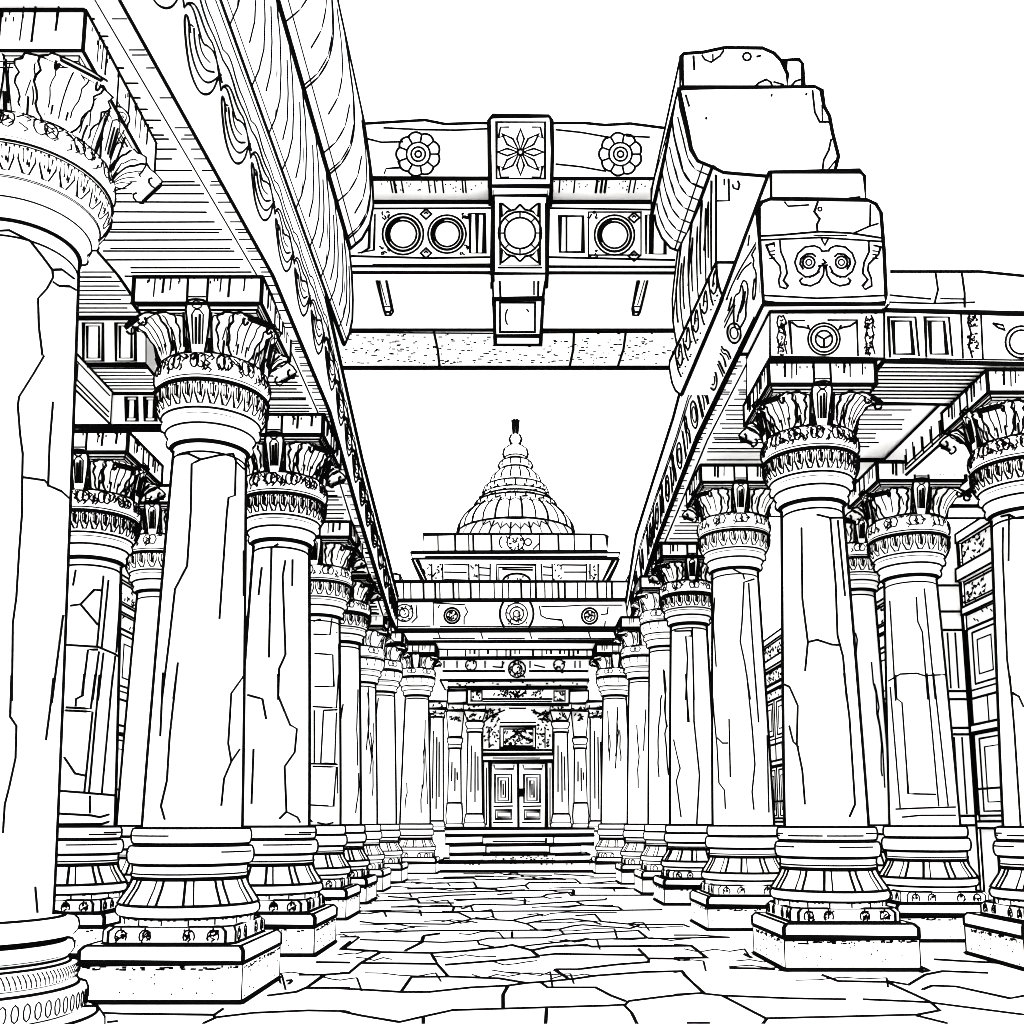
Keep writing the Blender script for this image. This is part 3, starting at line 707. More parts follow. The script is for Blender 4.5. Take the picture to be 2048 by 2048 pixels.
    for sgn, cx in ((-1, 1015), (1, 1195)):
        f = lambda L: F1.line(zm('C', L), 2.6)
        F1.circ(1250+cx/2.76, 50+1310/2.76, 12, 2.6, 14); F1.circ(1250+cx/2.76, 50+1310/2.76, 6, 2, 10)
        X = lambda x: cx+sgn*x
        f([(X(-75),1250),(X(-60),1230),(X(-30),1218),(X(20),1225),(X(60),1260),(X(78),1310),(X(60),1360),(X(20),1390),(X(-25),1385),(X(-60),1360)])
        f([(X(-40),1280),(X(-20),1262),(X(15),1265),(X(45),1290),(X(48),1320),(X(30),1350)])
        f([(X(-85),1325),(X(-80),1380),(X(-55),1420),(X(-10),1440),(X(40),1430),(X(50),1410),(X(35),1395)])
        f([(X(-65),1330),(X(-45),1370),(X(0),1395)])
    F1.line(zm('C', [(1080,1250),(1130,1245)]), 2.4); F1.line(zm('C', [(1065,1330),(1120,1325)]), 2.4); F1.line(zm('C', [(1090,1290),(1110,1310),(1085,1320)]), 2.4)
    F1.line(zm('C', [(855,1190),(860,1250),(885,1310),(895,1370),(875,1410),(900,1440),(890,1455),(855,1445),(848,1410),(860,1370),(855,1330),(800,1265),(780,1215),(825,1205),(825,1225)]), 2.6)
    for y in (1245, 1265, 1285): F1.line(zm('C', [(795,y+5),(830,y)]), 2)
    F1.line(zm('C', [(1345,1195),(1348,1250),(1320,1310),(1312,1370),(1340,1405),(1312,1440),(1325,1460),(1362,1440),(1360,1400),(1340,1350),(1345,1320),(1400,1265),(1412,1225),(1370,1215)]), 2.6)
    for y in (1245, 1265, 1285): F1.line(zm('C', [(1365,y),(1400,y+5)]), 2)
    F1.line(zm('C', [(765,1492),(1060,1508),(1280,1500),(1435,1492)]), 2.6); F1.line(zm('C', [(765,1525),(880,1540),(1260,1545),(1440,1530)]), 4)
    b.build('end_block', t)
    b = MB(); b.prism([(1541,399),(1540,344),(1720,342),(1729,352),(1731,399)], Y0-.04, Y0+1.1, 5.5, edges=(1,2)); Face(b, Y0-.046).line([(1543,345),(1543,399)], 2.5)
    Face(b, Y0-.046).line(zm('C', [(1235,955),(1300,947)]), 2.2)
    b.build('cap_block', t)
    # frieze
    Yf = 11.75
    def far_prism(b, pts, px_edge, near):
        Q = [atY(x, y, YE) for x, y in pts]; n = len(Q)
        Q2 = Q+[(Q[-1][0]+.9, YE, Q[-1][2]), (Q[-1][0]+.9, YE, Q[0][2])]
        N2 = [atY(*q, Yf) for q in near]; N2 += [(N2[-1][0]+.9, Yf, N2[-1][2]), (N2[-1][0]+.9, Yf, N2[0][2])]
        b.prism3(Q2, N2, 0); b.tube(Q, 4.5); b.tube(N2[:n], 3.4)
        for k in (0, n-1): b.tube([Q[k], N2[k]], px_edge)
        return Q, N2
    b = MB(); Q, N2 = far_prism(b, [(1357,502),(1350,560),(1346,598),(1347,640),(1350,662),(1355,690)], 4, [(1432,335+k*38) for k in range(6)])
    F2 = Face(b, Yf-.005)
    F2.line(zm('C', [(500,970),(575,970),(572,850)]), 2.6); F2.line(zm('C', [(593,880),(600,900),(625,908),(632,880),(622,860)]), 2.4); F2.line(zm('C', [(548,850),(548,885)]), 2.2)
    F2.line(zm('C', [(505,1310),(600,1310)]), 4)
    for k, y in enumerate([.2,.36,.52,.8,1.0,1.3,1.5,1.85,2.05,2.3]):
        L = [lerp(p, q, y/(YE-Yf)) for p, q in zip(N2[:6], Q)]; L = [(p[0]-.012, p[1], p[2]) for p in L]; b.tube(L[(1 if k % 3 else 0):(5 if k % 2 else 6)], 3 if k % 3 == 0 else 2.3)
        if k % 4 == 1: b.tube([L[1], (L[3][0]-.01, L[3][1]+.25, L[3][2])], 2.3)
    b.build('frieze', t)
    b = MB(); Q, N2 = far_prism(b, [(1341,722),(1340,735),(1342,750),(1346,768),(1352,781),(1363,790)], 6, [(1433,525),(1433,540),(1435,558),(1438,572),(1441,583),(1446,594)])
    for k in range(5):
        u = .12+.18*k
        R_ = lambda m_, du: add(lerp(N2[m_], Q[m_], u+du), (-.012, 0, 0))
        b.tube([R_(m_, 0) for m_ in range(k % 2, 5)], 2.4)
        b.tube(smooth([R_(2,-.05), R_(1,-.09), R_(1,-.13), R_(3,-.11), R_(3,-.04), R_(2,-.02)]), 2.3)
        for _ in range(8):
            m_, du = random.randint(2, 4), random.uniform(-.15, 0); b.tube([R_(m_, du), add(R_(m_, du+.02), (0, 0, .03))], 2)
    b.build('bed_moulding', t)
    # cornice with curved underside, cut off at its near end
    b = MB(); Yc = 11.6
    pc = [(1358,178),(1362,215),(1372,255),(1382,300),(1396,322),(1425,334),(1447,345),(1530,352),(1668,350),(1677,312),(1665,265),(1659,232),(1648,212),(1643,180),(1630,173),(1400,176)]
    A = [atY(x, y, Yc) for x, y in pc]; Bf = [(p[0], YE, p[2]) for p in A]
    for k, q in enumerate(((1310,372),(1308,415),(1314,450),(1325,475),(1342,495),(1363,503),(1385,506))): Bf[k] = atY(*q, YE)
    Bf[7] = (Bf[7][0], YE, Bf[6][2]); Bf[8] = (Bf[8][0], YE, Bf[6][2])
    b.prism3(A, Bf, 5.5, (0,5))
    FC = Face(b, Yc-.005)
    FC.line(zm('C', [(305,365),(330,480),(352,580),(370,680),(400,740),(440,770),(490,778),(530,808),(660,820),(770,838)]), 2.6)
    FC.line(zm('C', [(335,385),(355,450)]), 2.6); FC.line(zm('C', [(1035,360),(1048,480),(1075,535),(1135,535)]), 2.6); FC.line(zm('C', [(1088,440),(1090,535)]), 2.2)
    FC.line(zm('C', [(1138,630),(1125,690),(1097,745),(1090,800)]), 2.6); FC.line(zm('C', [(1165,745),(1120,800)]), 2.2)
    for x, y in ((447,513),(808,387),(1000,380)): FC.line(zm('C', [(x-5,y),(x+7,y+2)]), 4)
    for k in range(7):
        u = .08+.135*k; L = [lerp(p, q, u) for p, q in zip(A[:6], Bf[:6])]
        b.tube([(p[0]-.006, p[1], p[2]) for p in smooth(L if k % 2 else L[1:])], 4.5 if k == 1 else 2.4)
    L = [lerp(A[4], A[5], .4), lerp(Bf[4], Bf[5], .4)]; b.tube([(p[0]-.006, p[1], p[2]-.004) for p in L], 2)
    b.build('cornice', t)
    b = MB(); b.prism([(1360,176),(1363,112),(1368,107),(1408,104),(1449,95),(1525,96),(1548,106),(1563,122),(1575,148),(1574,174)], Yc+.02, YE, 5.5, edges=(0,1,6))
    FT = Face(b, Yc+.015)
    FT.line(zm('C', [(318,180),(320,345)]), 3); FT.line(zm('C', [(303,235),(305,345)]), 2.2); FT.line(zm('C', [(378,170),(383,250)]), 3)
    FT.line(zm('C', [(425,165),(440,190),(475,205),(525,170),(545,140)]), 2.6); FT.line(zm('C', [(485,160),(485,195)]), 2.2); FT.circ(1494,113,8,2.6,10); FT.line(zm('C', [(725,175),(750,168)]), 3)
    FT.line(zm('C', [(710,345),(740,318),(780,300),(805,315),(812,335)]), 2.6); FT.line(zm('C', [(818,312),(880,330)]), 2.4)
    b.build('top_block', t)
    b = MB(); b.prism([(1570,173),(1570,120),(1598,119),(1605,127),(1607,173)], Yc+.4, Yc+1.4, 5, edges=(1,2)); Face(b, Yc+.395).line(zm('C', [(915,340),(940,310),(970,300)]), 2.6)
    b.build('broken_block', t)
entab_right()

# ------------------------------------------------------------------ crossbeam between the two
def crossbeam():
    t = thing('crossbeam', 'carved stone crossbeam with rosettes and ring panels spanning the nave high against the sky', 'beam', (0, 14.6, zat(733, 14.5)))
    Ya, Yb, Yc = 14.40, 14.75, 15.0
    xs = [(x, y) for x, y in ((660,250),(730,247),(800,243),(850,240),(890,248),(950,246),(1100,246),(1170,246),(1210,250),(1260,247),(1330,256),(1400,258))]
    b = MB(); b.prism([(1400,357),(660,357)]+xs, Ya, 16.2, 4.5); Fc = Face(b, Ya-.006)
    Fc.line(zm('B', [(460,705),(660,715),(860,718),(1040,710)]), 2.4); Fc.line(zm('B', [(370,765),(450,785),(570,782)]), 2.4)
    Fc.line(zm('B', [(465,960),(475,930),(550,925),(540,890)]), 2.2); Fc.line(zm('B', [(1410,715),(1550,730),(1710,758)]), 2.4); Fc.line(zm('B', [(1410,905),(1550,920),(1690,945)]), 2.4); Fc.line(zm('B', [(1800,750),(1932,757)]), 2.4)
    Fc.rosette(836.5, 308, 43, 9, 2.3); Fc.rosette(1241, 308, 42, 9, 2.3)
    # underside joints
    z = zat(357, Ya)
    for px in (780,787,802,856,868,884,924,930,1120,1150,1195,1205,1213,1262,1272):
        x = atY(px, 357, Ya)[0]; b.tube([(x, Ya+.01, z-.003), (x, Yb, z-.003)], 3 if px % 2 else 2)
    for _ in range(70):
        x = random.uniform(-2.1, 2.1); y = random.uniform(Ya+.03, Yb-.03); b.tube([(x, y, z-.003), (x+.02, y, z-.003)], 2)
    b.build('rosette_course', t)
    b = MB(); b.prism([(1400,547),(1400,404),(660,404),(660,547)], Yb, 16.1, 0); Fb = Face(b, Yb-.006)
    b.prism([(1400,547),(1400,534),(660,534),(660,547)], Yb-.06, 16.0, 0)
    Fb.line([(660,404),(1400,404)], 7); Fb.line([(730,417),(990,416)], 2.4); Fb.line([(1090,416),(1360,420)], 2.4)
    Fb.line([(700,512),(860,516),(985,514)], 2.8); Fb.line([(1095,514),(1350,520)], 2.8); F3 = Face(b, Yb-.065); F3.line([(660,532),(1400,534)], 4); F3.line([(660,545),(1400,546)], 5)
    Fb.line([(745,529),(985,528)], 2)
    for cx, cy, R in ((806,468,41),(894,468,38),(1229,470,40)):
        Fb.circ(cx, cy, R, 2.4); Fb.circ(cx, cy, R*.82, 3.4); Fb.circ(cx, cy, R*.66, 2.4); Fb.line(arc(cx, cy, R*.74, 150, 260, 8), 2)
    for cx, cy in ((852,428),(852,506),(1268,435),(1268,512)):
        Fb.line([(cx-11,cy),(cx,cy-10),(cx+11,cy),(cx,cy+10)], 2.3, True); Fb.line([(cx-4,cy),(cx,cy-4),(cx+4,cy)], 2)
    for cx, cy in ((770,432),(768,502),(930,432),(930,500),(1185,430),(1185,508)): Fb.scribble(cx-9, cy-8, cx+9, cy+8, 7, 2, 8)
    Fb.rect(940,427,970,506,2.4); Fb.rect(954,429,968,506,3); Fb.rect(1120,432,1166,504,3.6); Fb.line([(1133,434),(1133,504)], 2.4); Fb.rect(1177,424,1282,510,2); Fb.rect(1292,430,1300,508,2.2); Fb.line([(740,428),(738,496),(722,506)], 2.6); Fb.line([(750,428),(748,500),(715,506)], 2.2)
    Fb.rect(1305,432,1330,508,2.4)
    b.build('ring_panel_course', t)
    # plain fascia with stippled underside
    b = MB(); zb = zat(660, Yc); Yd = atZ(1031, 733, zb)[1]
    A = [atY(640, 547, Yc), atY(1420, 547, Yc), atY(1420, 660, Yc), atY(640, 660, Yc)]
    b.prism3(A, [(p[0], Yd, p[2]) for p in A], 0)
    b.tube([A[2], A[3]], 5); b.tube([(A[2][0], Yd, zb-.02), (A[3][0], Yd, zb-.02)], 8)
    for px in (867, 1148, 1252):
        x = atY(px, 660, Yc)[0]; b.tube([(x, Yc, zb-.003), (x+random.uniform(-.03,.03), (Yc+Yd)/2, zb-.003), (x, Yd, zb-.003)], 3)
    b.tube([(A[3][0], Yc+.06, zb-.003), (-.3, Yc+.1, zb-.003)], 2.4); b.tube([(.35, Yc+.08, zb-.003), (A[2][0], Yc+.05, zb-.003)], 2.4)
    for _ in range(330):
        x = random.uniform(A[0][0], A[1][0]); y = random.uniform(Yc+.1, Yd-.12); b.tube([(x, y, zb-.003), (x+random.uniform(.015, .07), y, zb-.003)], 1.9)
    b.build('soffit_course', t)
    # middle block stack
    b = MB(); b.prism([(980,372),(1103,372),(1105,300),(1103,240),(1098,232),(985,232),(978,240)], Ya-.16, Ya+.3, 5.5); Fm = Face(b, Ya-.166)
    Fm.rect(993,244,1090,357,2.4); Fm.flower(1041,304,46,8,2.5)
    for sx in (-1, 1):
        for sy in (-1, 1): Fm.line([(1041+sx*22, 304+sy*50),(1041+sx*40, 304+sy*50),(1041+sx*44, 304+sy*28),(1041+sx*30,304+sy*34)], 2.2)
    b.build('flower_block', t)
    b = MB(); b.prism([(985,547),(1094,547),(1095,392),(986,392)], Yb-.2, Yb+.2, 5.5); b.prism([(987,391),(1095,391),(1095,374),(987,374)], Ya-.05, Yb-.1, 3); Fm = Face(b, Yb-.206)
    Fm.circ(1040,466,43,2.6); Fm.circ(1040,466,31,2.6); Fm.rect(1000,402,1080,530,2); Fm.line([(995,535),(1085,535)], 2.4)
    for sx in (-1, 1):
        for cy, sy in ((413,1),(519,-1)):
            Fm.line([(1040+sx*38,cy-sy*8),(1040+sx*37,cy+sy*22),(1040+sx*26,cy+sy*10),(1040+sx*10,cy+sy*6),(1040,cy-sy*4)], 2.6); Fm.line([(1040+sx*36,cy-sy*6),(1040+sx*18,cy+sy*8)], 2.4)
    for a in range(0, 360, 45): Fm.line([(1040+32*math.cos(math.radians(a)),466+32*math.sin(math.radians(a))),(1040+42*math.cos(math.radians(a)),466+42*math.sin(math.radians(a)))], 2)
    b.build('ring_block', t)
    b = MB(); b.prism([(987,597),(1086,597),(1092,548),(984,548)], Yc-.22, Yc+.1, 5); Fm = Face(b, Yc-.226); Fm.line([(999,552),(1001,595)], 2.6); Fm.line([(1077,552),(1076,595)], 2.6); Fm.line([(1068,552),(1068,590)], 2.2)
    b.prism([(990,672),(1082,672),(1086,598),(988,598)], Yc-.18, Yc+.1, 5.5); Fm = Face(b, Yc-.186); Fm.rect(1000,605,1070,664,2.6); Fm.line(arc(1020,634,9,120,240,8,18), 2.2); Fm.line([(1053,618),(1058,624)], 2.2)
    b.build('drop_block', t)
    for q in (((752,550),(770,548),(784,618),(780,624),(770,624),(767,615)), ((1279,552),(1297,552),(1281,618),(1278,624),(1268,624),(1266,612))):
        b = MB(); b.prism(list(q), Yc-.1, Yc-.005, 3); f = Face(b, Yc-.106); s_ = 1 if q[0][0] < 1000 else -1
        m0, m1 = (q[0][0]+q[1][0])/2, (q[3][0]+q[4][0])/2; f.line([(m0-s_*2, 558),(m1-s_*2, 610)], 1.2); f.line([(m1-7, 613),(m1+7, 613)], 1.5)
        b.build('dowel', t)
crossbeam()

# ------------------------------------------------------------------ aisle lintels
GA = 'lintels over the side aisles'
def panels(b, Y, x0, x1, y0, y1, n, px=2.6):
    f = Face(b, Y); w_ = (x1-x0)/n
    for k in range(n): f.rect(x0+w_*(k+.18), y0+4, x0+w_*(k+.78), y1, px); f.rect(x0+w_*(k+.3), y0+10, x0+w_*(k+.66), y1-6, px*.8)
def aisle_left():
    t = thing('lintel', 'panelled lintel bridging the left aisle between corner column and foreground column', 'lintel', (-5.2, 11.4, zat(730, 11.4)), GA)
    z0 = zat(547, 9.5); YL = atZ(200, 637, z0+.01)[1]; zL = zat(730, YL); Y2 = atZ(280, 785, zL)[1]
    b = MB(); b.prism([(292,730),(292,637),(-150,637),(-150,730)], YL, Y2, 5)
    panels(b, YL-.006, 155, 285, 642, 722, 2); panels(b, YL-.006, -60, 150, 642, 722, 3)
    for k in range(7):  # shade under the lintel, hatched in black
        y = YL+.08+k*(Y2-YL-.1)/7; b.tube([(-5.2+random.uniform(0,.3), y, zL-.004), (-3.95-random.uniform(0,.15), y, zL-.004)], 2)
    b.build('front_face', t)
    b = MB(); b.prism([(400,853),(400,785),(-150,785),(-150,853)], Y2, Y2+.1, 5); panels(b, Y2-.006, 245, 320, 790, 842, 2)
    b.build('lower_course', t)
    # ceiling slab of the aisle
    t2 = thing('ceiling_slab', 'shade-hatched ceiling slab over the left aisle behind the corner column', 'ceiling', (-5.2, 9, 7.2), 'ceiling slabs of the side aisles')
    b = MB(); xr = -3.95
    b.box(-7.6, xr, 3, YL-.02, z0+.02, z0+.35, 4)
    for k in range(9):
        b.tube([(-7.3, 4+k*.8, z0+.017), (-4.1, 4+k*.8, z0+.017)], 2)
    for k in range(12):  # fine black hatching puts shade on the slab's underside
        y = 9.5+k*.09; b.tube([(-6.2+random.uniform(0,.3), y, z0+.016), (-3.98-random.uniform(0,.2), y, z0+.016)], 2)
    b.build('slab', t2)
    t3 = thing('lintel', 'long lintel receding above the outer left columns, seen left of the foreground column', 'lintel', (-5.0, 9, 6.3), GA)
    b = MB(); A = [atY(232, 785, Y2), atY(216, 850, Y2)]; x = (A[0][0]+A[1][0])/2
    b.box(x-1.1, x, 4, Y2-.02, A[1][2], A[0][2], 4)
    for k in range(7): b.tube([(x+.004, 4.5+k*.95, A[1][2]+.1), (x+.004, 4.5+k*.95, A[0][2]-.1)], 2.4)
    for dz in (.06, .12): b.tube([(x+.004, 4, A[1][2]+dz), (x+.004, Y2-.1, A[1][2]+dz)], 2.4)
    b.tube([(x+.004, 4, A[0][2]-.08), (x+.004, Y2-.1, A[0][2]-.08)], 2.2)
    b.build('beam', t3)
aisle_left()
def aisle_right():
    Yr = 11.42
    t = thing('lintel', 'carved lintel with round emblem and framed panels resting on the front right column', 'lintel', (5, Yr, zat(720, Yr)), GA)
    b = MB(); b.prism([(1540,716),(1540,624),(1768,622),(1768,718)], Yr-.02, Yr+1.2, 5); f = Face(b, Yr-.026)
    f.circ(1648,678,32,2.4); f.circ(1648,678,26,2.4); f.circ(1648,678,17,2.4,16)
    for a in (90, 210, 330): f.line([(1648,678),(1648+16*math.cos(math.radians(a)),678+16*math.sin(math.radians(a)))], 2.6)
    for x0, x1 in ((1554,1572),(1730,1748)):
        f.line([(x0+3,632),(x0,645),(x0+4,660),(x0,675),(x0+4,690),(x0+2,708)], 2.2); f.line([(x1-6,630),(x1,642),(x1-4,655),(x1,670),(x1-4,685),(x1+2,708)], 2.2); f.scribble(x0, 632, x1, 710, 34, 2, 9)
    f.line([(1584,708),(1579,641),(1610,641)], 2.4); f.line([(1655,640),(1714,640),(1716,712)], 2.4); f.line([(1583,644),(1595,653),(1612,655),(1618,658),(1616,650)], 2.8); f.line([(1712,644),(1700,652),(1685,655),(1678,660),(1682,650)], 2.8)
    f.dots(1560, 624, 1760, 626, 24, 2.4)
    b.build('emblem_block', t)
    b = MB(); b.prism([(1770,722),(1770,622),(2260,634),(2260,734)], Yr+.02, Yr+1.2, 4.5); f = Face(b, Yr+.014)
    for x0, x1 in ((1777,1835),(1850,1902)):
        f.line([(x0+3,715),(x0,634),(x1-4,634),(x1+3,712)], 2.8); f.line([(x0+12,708),(x0+9,642),(x1-14,642),(x1-8,708)], 3.6, True)
    f.line([(1922,624),(1926,716)], 2.6); f.line([(1940,626),(1936,645),(1942,665),(1938,690),(1945,716)], 2.4); f.scribble(1936, 628, 1956, 716, 36, 2, 9); f.line([(1962,626),(1966,720)], 2.4)
    f.circ(2043,684,32,2.6); f.circ(2043,684,24,2.4); f.line([(1985,646),(1996,655),(2010,660),(2006,650),(1985,646)], 2.6)
    f.line([(1775,720),(2200,728)], 2.2); f.line([(1800,717),(2200,722)], 2)
    # underside, its shade drawn as ink hatching
    z = atY(1800, 723, Yr)[2]
    for k in range(9): b.tube([(4.1+random.uniform(0,.2), Yr+.12+.11*k, z-.02), (6.2-random.uniform(0,.6), Yr+.12+.11*k, z-.03)], 2.2)
    b.build('panel_course', t)
    b = MB(); b.prism([(1774,621),(1772,543),(1900,543),(1960,543),(2060,553),(2260,560),(2260,630)], Yr+.06, Yr+1.1, 4.5, edges=(1,)); f = Face(b, Yr+.054)
    f.line(zm('C', [(1715,1370),(1728,1460),(1708,1540)]), 2.6); f.line(zm('C', [(1860,1370),(1875,1480),(1875,1560)]), 3); f.line(zm('C', [(1455,1490),(1560,1500),(1690,1512)]), 2.4); f.line(zm('C', [(1740,1510),(1870,1512)]), 2.2); f.line(zm('C', [(1455,1530),(1700,1537),(1932,1530)]), 2.4)
    b.build('plain_course', t)
    # second aisle lintel behind
    t2 = thing('lintel', 'plain lintel deep under the carved lintel, between two right aisle columns', 'lintel', (5, 15.5, 6.2), GA)
    b = MB(); b.prism([(1640,920),(1640,858),(1950,858),(1950,920)], 15.0, 15.9, 4.5); f = Face(b, 14.99)
    for x in (1726,1730,1752,1756,1770): f.line([(x,868),(x,908)], 2.2)
    b.prism([(1903,982),(1903,936),(2200,936),(2200,982)], 15.05, 15.9, 4); f = Face(b, 15.04)
    for x in (1922,1926,1960,1990): f.line([(x,940),(x,978)], 2.2)
    b.prism([(1860,1012),(1860,985),(2200,985),(2200,1012)], 15.3, 15.9, 3)
    b.build('beam', t2)
    t3 = thing('lintel', 'long lintel receding above the outer right columns with a hatched inner face', 'lintel', (5.6, 13, 6.6), GA)
    A, B = atY(1895, 797, 12.66), atY(1895, 835, 12.66); x = A[0]
    b = MB(); b.box(x, x+1.2, 12.66, 14.98, B[2]-.25, A[2]+.02, 5)
    for k in range(7):
        y = 12.9+.3*k
        for d in (0, .05): b.tube([(x-.004, y+d, B[2]-.2+random.uniform(0,.1)), (x-.004, y+d, A[2]-.1-random.uniform(0,.15))], 2.2)
    for dz in (.08, .14): b.tube([(x-.004, 12.7, B[2]-.25+dz), (x-.004, 14.9, B[2]-.25+dz)], 2.6)
    b.build('beam', t3)
    t4 = thing('ceiling_slab', 'shade-hatched ceiling slab over the right aisle behind the carved lintel', 'ceiling', (5, 13.8, 6.9), 'ceiling slabs of the side aisles')
    b = MB(); zc = A[2]+.03; b.box(2.95+1.5, 8.2, 12.66, 18, zc+.02, zc+.3, 3)
    for k in range(11): b.tube([(4.5, 12.8+.17*k, zc+.016), (x-random.uniform(.1,.5), 12.8+.17*k, zc+.016)], 2.1)  # ceiling shade drawn as rows of black hatching
    b.build('slab', t4)
aisle_right()

# ------------------------------------------------------------------ side walls
def side_wall(label, xw, y0, y1, sgn, steps):
    t = thing('wall', label, 'wall', (xw, (y0+y1)/2, 0), 'aisle walls')
    b = MB(); H_ = 7.0
    b.box(min(xw, xw+sgn*.8), max(xw, xw+sgn*.8), y0, y1, 0, H_, 2.6)
    x = xw-sgn*.004
    for z, px in ((1.55,3.4),(1.72,2.6),(2.2,2.4),(3.2,3.4),(3.32,2.4),(3.85,3),(4.0,2.2),(5.15,3.4),(5.5,3),(5.65,2.2),(6.0,2.4)):
        b.tube([(x, y0, z), (x, y1, z)], px)
    y = y0
    while y < y1-.4:
        L = 1.35
        for z0, z1 in ((1.8,3.1),(4.1,5.05)):
            b.tube([(x,y+.2,z0),(x,y+L-.25,z0),(x,y+L-.25,z1),(x,y+.2,z1)], 2.4, True)
            b.tube([(x,y+.38,z0+.16),(x,y+L-.43,z0+.16),(x,y+L-.43,z1-.16),(x,y+.38,z1-.16)], 2, True)
        b.tube([(x,y+L,1.72),(x,y+L,5.15)], 2.4); b.tube([(x,y+L*.5,3.32),(x,y+L*.5,3.85)], 2.2); b.tube([(x,y+.7,.1),(x,y+.7,1.55)], 2.2)
        for _ in range(8):
            yy, z = y+random.uniform(.1, 1.2), random.uniform(5.2, 5.45); b.tube([(x,yy,z),(x,yy+.06,z+.05)], 2)
        for z0, z1, n_ in ((5.62,6.0,26),(6.35,6.75,26)):
            for _ in range(n_):
                yy, z = y+random.uniform(0, L), random.uniform(z0, z1); b.tube([(x,yy,z),(x,yy+random.uniform(-.06,.08),z+.05),(x,yy+random.uniform(-.06,.1),z+.02)], 2)
        y += L
    # front end face
    xa, xb = (xw, xw+sgn*.8); f = y0-.004
    for z in (1.55,1.72,3.2,3.32,3.85,4.0,5.15,5.5,6.0): b.tube([(xa,f,z),(xb,f,z)], 2.8)
    for u in (.2,.35,.62,.8): b.tube([(xa+sgn*.8*u,f,1.75),(xa+sgn*.8*u,f,3.15)], 2.2); b.tube([(xa+sgn*.8*u,f,4.05),(xa+sgn*.8*u,f,5.1)], 2.2)
    b.build('masonry', t)
    m = MB()
    for z0, z1, d in ((1.5,1.62,.06),(3.22,3.36,.06),(5.42,5.56,.08),(6.06,6.3,.14),(6.8,6.98,.1)):
        m.box(min(xw-sgn*d, xw-sgn*.002), max(xw-sgn*d, xw-sgn*.002), y0+.01, y1, z0, z1, 3)
    m.build('moulding', t)
side_wall('panelled stone wall closing the left aisle, glimpsed between columns', -7.3, 14.2, 31, -1, 0)
side_wall('panelled stone wall closing the right aisle, glimpsed between the front right columns', 7.55, 18.6, 31, 1, 0)
side_wall('stepped-forward panelled stone wall beside the column at the right edge', 8.4, 13.2, 18.55, 1, 0)

# ------------------------------------------------------------------ portico beam
def portico():
    Y0 = 32.15
    t = thing('portico_beam', 'medallion-carved portico beam with block parapet across the end of the nave under the dome', 'beam', (0, Y0, zat(1285, Y0)))
    b = MB(); b.prism([(792,1259),(1256,1259),(1254,1201),(791,1201)], Y0, Y0+1.4, 3.6); f = Face(b, Y0-.01)
    G = lambda x, y: (680+x/2.76, 800+y/2.76)
    def c(x, y, r, px): f.circ(*G(x, y), r/2.76, px, 18)
    c(618,1190,43,2.6); c(618,1190,30,2.2); c(1378,1192,44,2.6); c(1378,1192,30,2); c(975,1180,60,2); c(975,1180,38,2); c(975,1180,18,2)
    f.line(zm('G', arc(1000,1180,118,140,220,8)), 3); f.line(zm('G', arc(950,1180,118,-40,40,8)), 3); c(355,1175,48,2); c(355,1175,26,2)
    for x, y, r in ((355,1175,45),(975,1180,55),(618,1190,25),(1378,1192,25)): gx, gy = G(x, y); f.scribble(gx-r/2.76, gy-r/2.76, gx+r/2.76, gy+r/2.76, 22, 1.7, 5)
    for l in ([(518,1245),(515,1120),(690,1130)],[(550,1130),(540,1150)],[(690,1140),(705,1170),(685,1200),(685,1240)],[(1100,1135),(1110,1190),(1140,1205),(1225,1215),(1235,1250)],[(1110,1140),(1240,1138),(1340,1132),(1560,1132)],[(1480,1140),(1475,1180),(1440,1185)],[(1465,1220),(1460,1250)],[(320,1250),(500,1248)],[(550,1250),(1560,1252)],[(420,1130),(425,1200),(395,1230)]): f.line(zm('G', l), 2)
    b.build('medallion_frieze', t)
    b = MB(); b.prism([(792,1199),(1252,1199),(1258,1163),(790,1163)], Y0+.1, Y0+1.2, 3.2); f = Face(b, Y0+.09)
    for x in (350,390,460,525,550,625,655,720,770,850,895,930,1000,1050,1080,1130,1170,1205,1240,1310,1355,1420,1470,1500): f.line(zm('G', [(x,1008),(x+2,1095)]), 3 if x % 4 < 2 else 2)
    for x in (784, 1257): b.prism([(x,1163),(x+16,1163),(x+16,1150),(x+5,1147),(x,1152)], Y0+.15, Y0+.9, 2.6)
    b.build('parapet', t)
    b = MB(); b.prism([(800,1283),(1256,1283),(1268,1262),(790,1262)], Y0-.08, Y0+1.3, 3.4); f = Face(b, Y0-.09); f.line([(865,1277),(950,1277)],2); f.line([(975,1277),(1050,1277)],2); f.line([(1075,1277),(1250,1277)],2)
    for x in (540,775,1045,1370,1510): f.line(zm('G', [(x,1275),(x+8,1300),(x+15,1320)]), 2)
    b.build('lower_moulding', t)
portico()

